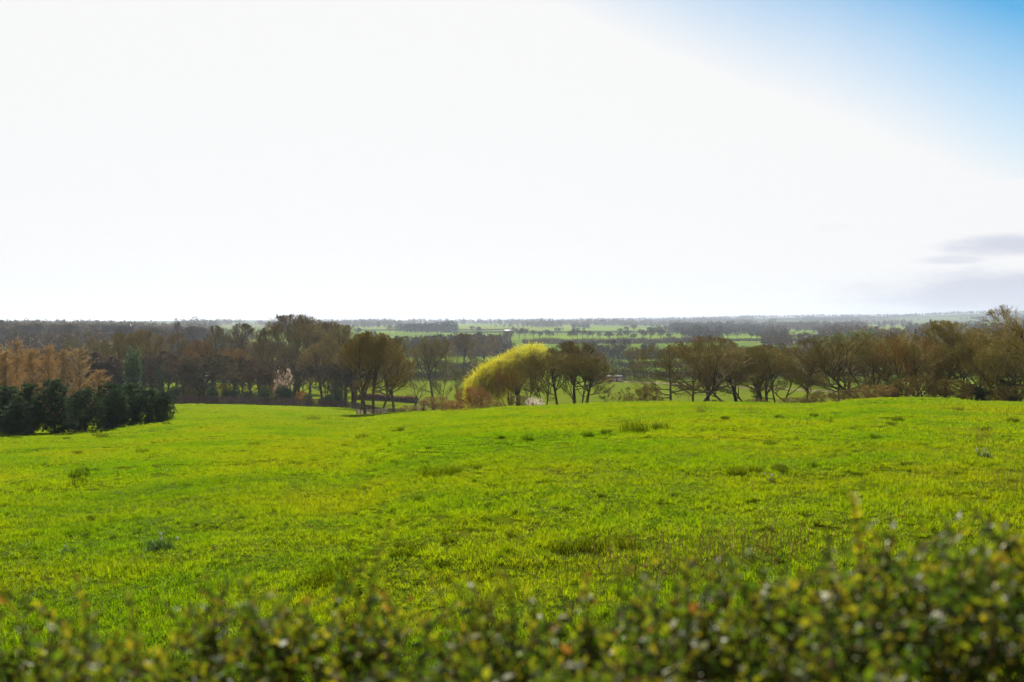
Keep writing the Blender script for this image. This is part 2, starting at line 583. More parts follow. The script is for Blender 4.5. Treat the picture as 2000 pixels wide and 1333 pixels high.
def ground_mat():
    m, nt, out = new_mat('meadow_ground')
    g = nt.nodes.new('ShaderNodeNewGeometry')
    # fields of the valley: cells of grass, pasture and stubble, stretched across the view
    mp = nt.nodes.new('ShaderNodeMapping')
    mp.inputs['Scale'].default_value = (1 / 330, 1 / 420, 0)
    nt.links.new(g.outputs['Position'], mp.inputs[0])
    vo = nt.nodes.new('ShaderNodeTexVoronoi')
    vo.inputs['Scale'].default_value = 1.0
    nt.links.new(mp.outputs[0], vo.inputs['Vector'])
    sepc = nt.nodes.new('ShaderNodeSeparateColor')
    nt.links.new(vo.outputs['Color'], sepc.inputs[0])
    r = nt.nodes.new('ShaderNodeValToRGB')
    r.color_ramp.interpolation = 'CONSTANT'
    els = [(0, (.066, .100, .004)), (.32, (.050, .078, .005)), (.52, (.080, .094, .008)), (.72, (.070, .105, .004)), (.9, (.07, .065, .02))]
    r.color_ramp.elements[0].position, r.color_ramp.elements[0].color = els[0][0], (*els[0][1], 1)
    r.color_ramp.elements[1].position, r.color_ramp.elements[1].color = els[-1][0], (*els[-1][1], 1)
    for p_, c_ in els[1:-1]:
        e = r.color_ramp.elements.new(p_)
        e.color = (*c_, 1)
    nt.links.new(sepc.outputs[0], r.inputs[0])
    near = noise_mix(nt, [(.040, .062, .0016), (.056, .074, .0016), (.066, .074, .002)], 0.16, 4, [0.36, 0.5, 0.66])
    mott = noise_mix(nt, [(.75, .8, .8), (1.05, 1.03, 1.0)], 0.02, 5, [0.35, 0.62])
    farc = mul(nt, r.outputs[0], mott)
    # wooded hills and moor on the horizon
    ln0 = nt.nodes.new('ShaderNodeVectorMath')
    ln0.operation = 'LENGTH'
    nt.links.new(g.outputs['Position'], ln0.inputs[0])
    hr = nt.nodes.new('ShaderNodeMapRange')
    hr.inputs['From Min'].default_value = 3300
    hr.inputs['From Max'].default_value = 5600
    nt.links.new(ln0.outputs['Value'], hr.inputs['Value'])
    hm = nt.nodes.new('ShaderNodeMix')
    hm.data_type = 'RGBA'
    nt.links.new(hr.outputs[0], hm.inputs['Factor'])
    nt.links.new(farc, hm.inputs['A'])
    nt.links.new(noise_mix(nt, [(.022, .026, .018), (.040, .050, .020), (.055, .075, .018)], 0.0016, 5, [.4, .52, .66]), hm.inputs['B'])
    farc = hm.outputs['Result']
    # hillside grass up to the fence, fields beyond
    ln = nt.nodes.new('ShaderNodeVectorMath')
    ln.operation = 'LENGTH'
    nt.links.new(g.outputs['Position'], ln.inputs[0])
    mr = nt.nodes.new('ShaderNodeMapRange')
    mr.inputs['From Min'].default_value = 380
    mr.inputs['From Max'].default_value = 470
    nt.links.new(ln.outputs['Value'], mr.inputs['Value'])
    mx = nt.nodes.new('ShaderNodeMix')
    mx.data_type = 'RGBA'
    nt.links.new(mr.outputs[0], mx.inputs['Factor'])
    ms = nt.nodes.new('ShaderNodeMapRange')
    ms.inputs['From Min'].default_value = 100
    ms.inputs['From Max'].default_value = 200
    nt.links.new(ln.outputs['Value'], ms.inputs['Value'])
    soil = nt.nodes.new('ShaderNodeMix')
    soil.data_type = 'RGBA'
    nt.links.new(ms.outputs[0], soil.inputs['Factor'])
    nt.links.new(noise_mix(nt, [(.026, .036, .002), (.040, .052, .002)], 1.2, 4), soil.inputs['A'])
    nt.links.new(near, soil.inputs['B'])
    nt.links.new(soil.outputs['Result'], mx.inputs['A'])
    nt.links.new(farc, mx.inputs['B'])
    d = nt.nodes.new('ShaderNodeBsdfDiffuse')
    nt.links.new(mx.outputs['Result'], d.inputs['Color'])
    nt.links.new(d.outputs[0], out.inputs[0])
    return m


M['ground'] = ground_mat()


def brick_mat():
    m, nt, out = new_mat('brick')
    tc = nt.nodes.new('ShaderNodeTexCoord')
    b = nt.nodes.new('ShaderNodeTexBrick')
    b.inputs['Color1'].default_value = (.36, .15, .10, 1)
    b.inputs['Color2'].default_value = (.46, .22, .16, 1)
    b.inputs['Mortar'].default_value = (.42, .36, .30, 1)
    b.inputs['Scale'].default_value = 4.0
    mp = nt.nodes.new('ShaderNodeMapping')
    mp.inputs['Rotation'].default_value = (R(90), 0, 0)
    nt.links.new(tc.outputs['Object'], mp.inputs[0])
    nt.links.new(mp.outputs[0], b.inputs['Vector'])
    p = nt.nodes.new('ShaderNodeBsdfPrincipled')
    p.inputs['Roughness'].default_value = 0.9
    nt.links.new(b.outputs['Color'], p.inputs['Base Color'])
    nt.links.new(p.outputs[0], out.inputs[0])
    return m


M['brick'] = brick_mat()

# ------------------------------------------------------------------ ground sheet
def build_ground():
    az = np.concatenate([np.arange(-180, -50, 6.0), np.arange(-50, -31, 0.6), np.arange(-31, 31, 0.09), np.arange(31, 50, 0.6), np.arange(50, 180.1, 6.0)])
    az = np.radians(az)
    az = np.append(az[:-1], math.pi - 1e-4) if az[-1] > math.pi - 1e-3 else az
    r = [0.4]
    while r[-1] < 7300:
        r.append(r[-1] * (1.012 if r[-1] < 400 else 1.03))
    r = np.array(r)
    A, Rr = np.meshgrid(az, r, indexing='ij')
    X, Y = Rr * np.sin(A), Rr * np.cos(A)
    Z = ground(X, Y)
    na, nr = A.shape
    V = np.stack([X, Y, Z], -1).reshape(-1, 3)
    i, j = np.meshgrid(np.arange(na), np.arange(nr - 1), indexing='ij')
    i2 = (i + 1) % na
    q = np.stack([i * nr + j, i * nr + j + 1, i2 * nr + j + 1, i2 * nr + j], -1).reshape(-1, 4)
    V = np.vstack([V, [[0, 0, gz(0.01, 0.01)]]])
    cidx = len(V) - 1
    k = np.arange(na)
    t = np.stack([np.full(na, cidx), k * nr, ((k + 1) % na) * nr], -1)
    o = mesh_obj('ground', V, [q, t], M['ground'], smooth=True)
    # normals up
    return tag(o, kind='structure')


build_ground()

# ------------------------------------------------------------------ grass
def blade_patch(n, size, hmin, hmax, wid, g, lean=0.5, tufts=0):
    rad = size * 0.5 * np.sqrt(g.random(n))
    th = g.random(n) * 2 * np.pi
    P0 = np.stack([rad * np.cos(th), rad * np.sin(th), np.full(n, -0.015)], -1)
    h = hmin + (hmax - hmin) * g.random(n) ** 1.6
    dirv = g.random(n) * 2 * np.pi
    ln = lean * (0.3 + g.random(n))
    if tufts:
        # most blades gather in tufts and splay out from their centres
        tc = P0[:tufts, :2]
        th_ = g.uniform(.55, 1.5, tufts)
        k = g.integers(0, tufts, n)
        m = g.random(n) < .58
        off = g.normal(size=(n, 2)) * size * .055
        P0[m, :2] = (tc[k] + off)[m]
        h = np.where(m, h * th_[k], h * .6)
        dirv = np.where(m, np.arctan2(off[:, 1], off[:, 0]) + g.normal(size=n) * .6, dirv)
        ln = np.where(m, lean * np.clip(np.linalg.norm(off, axis=1) / (size * .07), .25, 1.7), ln)
    D = np.stack([np.cos(dirv), np.sin(dirv), np.zeros(n)], -1)
    face = dirv + np.pi / 2 + g.normal(size=n) * 0.5
    W = np.stack([np.cos(face), np.sin(face), np.zeros(n)], -1) * (wid * (0.6 + 0.8 * g.random(n)))[:, None]
    up = np.array([0, 0, 1.0])
    P1 = P0 + up * (h * 0.6)[:, None] + D * (h * 0.22 * ln)[:, None]
    P2 = P0 + up * (h * (1.0 - 0.25 * ln))[:, None] + D * (h * 0.85 * ln)[:, None]
    v = np.stack([P0 - W * .5, P0 + W * .5, P1 + W * .42, P1 - W * .42, P2], 1).reshape(-1, 3)
    b = np.arange(n)[:, None] * 5
    q = b + np.array([[0, 1, 2, 3]])
    t = b + np.array([[3, 2, 4]])
    return v, q, t


def build_grass():
    coll = bpy.data.collections.new('grass_patches')
    g = np.random.default_rng(3)
    specs = [(900, .50, .04, .095, .0042, .9)] * 4 + [(460, .46, .08, .17, .0046, .7)] * 2 + [(850, 1.1, .04, .09, .0090, .8)] * 3 + [(430, .95, .08, .18, .010, .7)] * 1
    for i, (n, sz, h0, h1, w, ln) in enumerate(specs):
        v, q, t = blade_patch(n, sz, h0, h1, w, g, ln, 13 if i < 4 else (16 if 6 <= i < 9 else 8))
        o = mesh_obj('grass_patch_%02d' % i, v, [q, t], M['grass'], link=False)
        coll.objects.link(o)
    pts, rots, scl, idx = [], [], [], []

    def tuss(x, y):
        a = fbm(x / 1.7, y / 1.1, 77, 3) + 0.55 * fbm(x / 9, y / 6, 78, 2)
        return a

    def scatter(r0, r1, step, near, azl=R(44), azr=R(42), keep=None):
        rr = r0
        while rr < r1:
            n = int((azl + azr) * rr / step)
            a = -azl + (np.arange(n) + g.random(n)) / n * (azl + azr)
            r_ = rr + g.random(n) * step
            x, y = r_ * np.sin(a), r_ * np.cos(a)
            if keep is not None:
                m = keep(x, y)
                x, y = x[m], y[m]
            if len(x):
                z = ground(x, y)
                e = 0.25
                nx = -(ground(x + e, y) - z) / e
                ny = -(ground(x, y + e) - z) / e
                tv = tuss(x, y)
                tall = tv > 0.175 + 0.05 * g.random(len(x))
                pts.append(np.stack([x, y, z], -1))
                rots.append(np.stack([-ny * .8, nx * .8, g.random(len(x)) * 6.283], -1))
                cl = vnoise(x / .45, y / .38, 90) + .6 * vnoise(x / 1.3, y / 1.0, 91)
                hz = 0.62 + 1.35 * np.clip(cl - .55, 0, 1) + 0.9 * np.clip(tv, 0, 0.5) + 0.2 * g.random(len(x))
                hz = np.where(tall, 0.75 + 0.5 * g.random(len(x)), hz)
                sxy = 0.9 + 0.25 * g.random(len(x))
                scl.append(np.stack([sxy, sxy, hz], -1))
                if near:
                    idx.append(np.where(tall, g.integers(4, 6, len(x)), g.integers(0, 4, len(x))))
                else:
                    idx.append(np.where(tall, 9, g.integers(6, 9, len(x))))
            rr += step
    scatter(3.2, 9, 0.30, True)
    scatter(9, 30, 0.33, True)
    scatter(30, 75, 0.62, False)
    scatter(75, 135, 0.8, False)

    def leftkeep(x, y):
        px = 1000 + F * x / y
        return (px < 800) & (y < 209)
    scatter(135, 235, 0.95, False, azl=R(44), azr=R(-5), keep=leftkeep)
    P = np.concatenate(pts)
    me = bpy.data.meshes.new('grass')
    me.vertices.add(len(P))
    me.vertices.foreach_set('co', P.astype(np.float32).ravel())
    for nm, arr in (('rot', np.concatenate(rots)), ('scl', np.concatenate(scl))):
        a = me.attributes.new(nm, 'FLOAT_VECTOR', 'POINT')
        a.data.foreach_set('vector', arr.astype(np.float32).ravel())
    a = me.attributes.new('pick', 'INT', 'POINT')
    a.data.foreach_set('value', np.concatenate(idx).astype(np.int32))
    ob = bpy.data.objects.new('grass', me)
    COL.objects.link(ob)
    me.materials.append(M['grass'])
    ng = bpy.data.node_groups.new('grass_scatter', 'GeometryNodeTree')
    ng.interface.new_socket('Geometry', in_out='INPUT', socket_type='NodeSocketGeometry')
    ng.interface.new_socket('Geometry', in_out='OUTPUT', socket_type='NodeSocketGeometry')
    gi, go = ng.nodes.new('NodeGroupInput'), ng.nodes.new('NodeGroupOutput')
    iop = ng.nodes.new('GeometryNodeInstanceOnPoints')
    ci = ng.nodes.new('GeometryNodeCollectionInfo')
    ci.inputs['Collection'].default_value = coll
    ci.inputs['Separate Children'].default_value = True
    ci.inputs['Reset Children'].default_value = True

    def attr(nm, ty):
        n = ng.nodes.new('GeometryNodeInputNamedAttribute')
        n.data_type = ty
        n.inputs['Name'].default_value = nm
        return n.outputs['Attribute']
    L = ng.links
    L.new(gi.outputs[0], iop.inputs['Points'])
    L.new(ci.outputs[0], iop.inputs['Instance'])
    iop.inputs['Pick Instance'].default_value = True
    L.new(attr('pick', 'INT'), iop.inputs['Instance Index'])
    L.new(attr('rot', 'FLOAT_VECTOR'), iop.inputs['Rotation'])
    L.new(attr('scl', 'FLOAT_VECTOR'), iop.inputs['Scale'])
    L.new(iop.outputs[0], go.inputs[0])
    mod = ob.modifiers.new('scatter', 'NODES')
    mod.node_group = ng
    print('grass instances', len(P))
    return tag(ob, kind='stuff')


build_grass()


# ------------------------------------------------------------------ bare trees
def tree_meshes(seed, W=10.0, trunk=0.22, fork_ang=(25, 65), n1=9, leader=0.55, lean=0.0, mult=(7, 6, 4, 4), crown_lo=0.12,
                stems=1, up=0.10, curl=0.13, tw=1.0, base_r=0.20, spread_stems=0.25, zc=0.56, tcut=0.25, flat=1.0):
    """A bare broadleaved tree 10 m tall and W wide: (trunk and limbs, fine branches and twigs)."""
    g = np.random.default_rng(seed)
    H = 10.0
    cen = np.array([lean * 1.2, 0, H * zc])
    rad = np.array([W / 2, W / 2 * flat, H * (1 - zc) * 1.02])
    rlow = H * (zc - crown_lo)

    def env(p, d):
        rz = np.where(d[:, 2] < 0, rlow, rad[2])
        q = (p - cen) / np.stack([np.full(len(p), rad[0]), np.full(len(p), rad[1]), np.where(p[:, 2] < cen[2], rlow, rad[2])], -1)
        e = d / np.stack([np.full(len(p), rad[0]), np.full(len(p), rad[1]), rz], -1)
        a = (e * e).sum(1)
        b = (q * e).sum(1)
        c_ = (q * q).sum(1) - 1
        disc = np.maximum(b * b - a * c_, 0)
        t = (-b + np.sqrt(disc)) / a
        return np.where(disc > 0, np.maximum(t, 0), 0)

    def grow(p, d, ln, K, curl_, up_):
        n = len(p)
        pts = np.zeros((n, K + 1, 3))
        pts[:, 0] = p
        dd = d.copy()
        for k in range(K):
            dd = norm(dd + g.normal(size=(n, 3)) * curl_ + np.array([0, 0, up_]))
            pts[:, k + 1] = pts[:, k] + dd * (ln / K)[:, None]
        return pts

    def kids(pts, r0, r1, n, t0, ang, ratio, ln):
        N_, K1 = pts.shape[:2]
        K = K1 - 1
        t = t0 + (1 - t0) * ((np.arange(n)[None, :] + g.random((N_, n))) / n)
        t = np.clip(t, 0, 0.999)
        f = t * K
        k = np.minimum(f.astype(int), K - 1)
        fr = (f - k)[..., None]
        ii = np.arange(N_)[:, None]
        P = pts[ii, k] * (1 - fr) + pts[ii, k + 1] * fr
        T = norm(pts[ii, k + 1] - pts[ii, k])
        a = np.radians(g.uniform(ang[0], ang[1], (N_, n)))
        rnd = norm(np.cross(T, norm(g.normal(size=T.shape))))
        D = norm(T * np.cos(a)[..., None] + rnd * np.sin(a)[..., None])
        Rp = (r0[:, None] * (1 - t) + r1[:, None] * t)
        L_ = ln[:, None] * ratio * (1.15 - 0.55 * t) * g.uniform(0.7, 1.25, (N_, n))
        return P.reshape(-1, 3), D.reshape(-1, 3), Rp.ravel(), L_.ravel()

    trunk_mb, crown_mb = MB(), MB()
    # stems
    sp, sd, sl, sr = [], [], [], []
    for i in range(stems):
        a = i / stems * 6.283 + g.random()
        off = 0.0 if stems == 1 else 0.18 + 0.2 * g.random()
        sp.append((math.cos(a) * off, math.sin(a) * off, -0.5))
        out = 0 if stems == 1 else spread_stems * (0.5 + g.random())
        sd.append((math.cos(a) * out + lean * 0.55, math.sin(a) * out, 1.0))
        sl.append(H * (trunk + leader * (0.8 + 0.25 * g.random())) + 0.5)
        sr.append(base_r * (1 if stems == 1 else 0.72))
    sp, sd, sl, sr = np.array(sp), norm(np.array(sd)), np.array(sl), np.array(sr)
    K0 = 9
    p0 = grow(sp, sd, sl, K0, curl * 0.32, 0.05 - 0.04 * abs(lean))
    tt = np.linspace(0, 1, K0 + 1)
    r0 = sr[:, None] * (1 - 0.78 * tt[None, :] ** 0.9)
    r0[:, 0] *= 1.45
    trunk_mb.tubes(p0, r0, 8)
    # limbs
    t0 = max(0.05, (trunk * H + 0.5) / sl.mean())
    P, D, Rp, Ln = kids(p0, sr, sr * 0.25, max(3, n1 // stems), t0, fork_ang, 0.9, sl)
    e = env(P, D)
    Ln = np.minimum(e * g.uniform(0.80, 1.0, len(e)) + 0.1, H * .78)
    R1 = np.minimum(Rp * 0.72, 0.022 * Ln + 0.028)
    p1 = grow(P, D, Ln * 1.06, 7, curl * 0.55, up * 0.5)
    f = np.linspace(0, 1, 8)[None, :]
    trunk_mb.tubes(p1, R1[:, None] * (1 - 0.8 * f), 6)
    lev = [(p0[:, :, :], sr, sr * 0.22, sl * 0.7, 0.62), (p1, R1, R1 * 0.2, Ln, tcut)]
    # boughs
    acc = [kids(pp, ra, rb, mult[0], ts, (20, 52), 0.66, ln) for (pp, ra, rb, ln, ts) in lev]
    P, D, Rp, Ln = [np.concatenate([a[i] for a in acc]) for i in range(4)]
    D = norm(D + np.array([0, 0, up]))
    Ln = np.minimum(Ln, env(P, D) * g.uniform(0.8, 1.03, len(P)) + 0.08)
    R2 = np.minimum(Rp * 0.65, 0.016 * Ln + 0.014)
    p2 = grow(P, D, Ln, 5, curl * 0.7, up * 0.5)
    f = np.linspace(0, 1, 6)[None, :]
    big = R2 > 0.030
    if big.any():
        trunk_mb.tubes(p2[big], R2[big][:, None] * (1 - 0.8 * f), 5)
    if (~big).any():
        crown_mb.tubes(p2[~big], R2[~big][:, None] * (1 - 0.8 * f), 4)
    # branches, branchlets, twigs
    pp, ra, ln = p2, R2, Ln
    for lv, (n, K, ratio, rmax, rmin) in enumerate([(mult[1], 3, 0.64, 0.030, 0.017), (mult[2], 2, 0.66, 0.019, 0.012), (max(2, mult[3] - 2), 1, 0.62, 0.0105, 0.0075)]):
        P, D, Rp, L2 = kids(pp, ra, ra * 0.3, n, 0.15, (14, 42), ratio, ln)
        D = norm(D + np.array([0, 0, up * 0.8]))
        L2 = np.minimum(np.maximum(L2, 0.22), env(P, D) * g.uniform(0.85, 1.1, len(P)) + 0.10)
        rr = np.clip(Rp * 0.7, rmin, rmax) * tw
        q = grow(P, D, L2, K, curl * 0.6, up * 0.5)
        f = np.linspace(0, 1, K + 1)[None, :]
        crown_mb.tubes(q, rr[:, None] * (1 - 0.55 * f), 3)
        pp, ra, ln = q, rr, L2
    return trunk_mb, crown_mb


VAR = {}


def variant(key, trunk_mat='bark', crown_mat='twig', W=10.0, **kw):
    t, c_ = tree_meshes(W=W, **kw)
    av = np.concatenate(c_.v)
    lo, hi = np.percentile(av[:, 0], [.6, 99.4])
    kx, kz = W / (hi - lo), 10.0 / np.percentile(av[:, 2], 99.85)
    for mb in (t, c_):
        for a in mb.v:
            a[:, 0] *= kx
            a[:, 1] *= kx
            a[:, 2] *= kz
    to = t.build('trunk', M[trunk_mat], smooth=True, link=False)
    co = c_.build('crown', M[crown_mat], link=False)
    VAR[key] = (to.data, co.data, W)


variant('spread_a', W=11.5, seed=11, trunk=.15, n1=14, leader=.58, fork_ang=(30, 100), crown_lo=.04, mult=(7, 6, 4, 4), up=.06)
variant('spread_b', W=11.0, seed=12, trunk=.10, n1=14, leader=.55, fork_ang=(28, 98), crown_lo=.03, mult=(7, 6, 4, 4), up=.07, stems=2, spread_stems=.3)
variant('spread_c', W=12.0, seed=13, trunk=.12, n1=15, leader=.58, fork_ang=(35, 105), crown_lo=.03, mult=(7, 6, 4, 4), up=.04)
variant('multi_a', W=10.5, seed=21, trunk=.06, n1=18, leader=.62, fork_ang=(20, 85), crown_lo=.05, stems=5, spread_stems=.55, mult=(6, 5, 4, 4), up=.12, base_r=.17)
variant('multi_b', W=9.0, seed=22, trunk=.08, n1=17, leader=.62, fork_ang=(20, 80), crown_lo=.06, stems=4, spread_stems=.45, mult=(6, 5, 4, 4), up=.14, base_r=.16)
variant('oval_a', W=7.5, seed=31, trunk=.22, n1=14, leader=.62, fork_ang=(20, 85), crown_lo=.10, mult=(7, 6, 5, 3), up=.14)
variant('oval_b', W=7.0, seed=32, trunk=.20, n1=14, leader=.64, fork_ang=(20, 80), crown_lo=.10, mult=(7, 6, 5, 3), up=.16)
variant('tall_a', W=5.0, seed=41, trunk=.34, n1=13, leader=.60, fork_ang=(25, 50), crown_lo=.26, mult=(6, 5, 4, 4), up=.14, base_r=.13, zc=.66)
variant('tall_b', W=4.4, seed=42, trunk=.30, n1=12, leader=.62, fork_ang=(20, 45), crown_lo=.25, mult=(6, 5, 4, 4), up=.16, base_r=.12, zc=.66)
variant('clump', W=6.2, seed=43, trunk=.22, n1=16, leader=.66, fork_ang=(15, 42), crown_lo=.16, stems=4, spread_stems=.14, mult=(7, 6, 4, 4), up=.16, base_r=.11, zc=.62)
variant('forked', W=5.0, seed=44, trunk=.34, n1=6, leader=.18, fork_ang=(28, 48), crown_lo=.26, mult=(5, 5, 4, 4), up=.16, base_r=.15, zc=.68)
variant('lean_left', W=9.0, seed=51, trunk=.16, n1=10, leader=.55, fork_ang=(25, 65), crown_lo=.05, lean=-1.1, mult=(7, 6, 4, 4), up=.10, base_r=.18)
variant('lean_right', W=9.0, seed=52, trunk=.16, n1=10, leader=.55, fork_ang=(25, 65), crown_lo=.06, lean=.75, mult=(7, 6, 4, 4), up=.10, base_r=.18)
variant('sapling', W=4.5, seed=61, trunk=.12, n1=12, leader=.80, fork_ang=(35, 65), crown_lo=.05, mult=(5, 4, 3, 2), up=.10, base_r=.12, tw=1.8)
variant('twiggy', W=14.0, seed=62, trunk=.02, n1=18, leader=.5, fork_ang=(20, 65), crown_lo=.0, stems=6, spread_stems=.8, mult=(7, 5, 5, 4), up=.05, base_r=.14, tw=1.7, zc=.45)
variant('pollard', W=7.5, seed=63, trunk=.45, n1=4, leader=.15, fork_ang=(50, 85), crown_lo=.3, mult=(3, 3, 3, 2), up=.0, curl=.5, base_r=.50, zc=.6, tw=2.5)
# lighter meshes, stouter twigs, for trees several hundred metres off
variant('far_a', crown_mat='far_twig', trunk_mat='far_twig', W=8.5, seed=71, trunk=.18, n1=9, mult=(5, 5, 4, 3), crown_lo=.08, tw=2.3, up=.12)
variant('far_b', crown_mat='far_twig', trunk_mat='far_twig', W=7.0, seed=72, trunk=.20, n1=9, mult=(5, 5, 4, 3), crown_lo=.10, tw=2.3, up=.14)
variant('far_c', crown_mat='far_twig', trunk_mat='far_twig', W=9.5, seed=73, trunk=.14, n1=10, mult=(5, 5, 4, 3), crown_lo=.05, tw=2.3, up=.08, stems=2)
variant('far_d', crown_mat='far_twig', trunk_mat='far_twig', W=4.6, seed=74, trunk=.20, n1=10, mult=(5, 5, 4, 3), crown_lo=.10, tw=2.3, up=.16, zc=.62)


def plant_tree(var, px, ytop, wpx, Y, label=None, cat='tree', group=None, tint=(1, 1, 1), rz=None, name='bare_tree', sink=0.15, crown_tint=None, parts=('trunk', 'crown')):
    x, y, z = at(px, Y)
    H = (HOR - ytop) / F * Y - z
    tm, cm, W = VAR[var]
    sx = (wpx * (1.42 if Y < 320 and 'bare' in name else 1.0) / F * Y) / W
    sz = H / 10.0
    rz = rz if rz is not None else 0.0
    e = empty(name, (x, y, z - sink), rz, (sx, sx, sz), label, cat, group)
    for nm, me, tn in ((parts[0], tm, tint), (parts[1], cm, crown_tint or tint)):
        o = bpy.data.objects.new(nm, me)
        COL.objects.link(o)
        o.parent = e
        o.color = (*tn, 1)
    return e


OL = (1.02, 1.06, .75)      # olive lichen on the twigs
BR = (1.02, .95, .9)        # browner
RD = (1.3, 1.0, .8)       # reddish
DK = (.75, .75, .78)        # dark
GR = (.95, .95, 1.05)       # greyish
LT = (1.25, 1.2, 1.0)

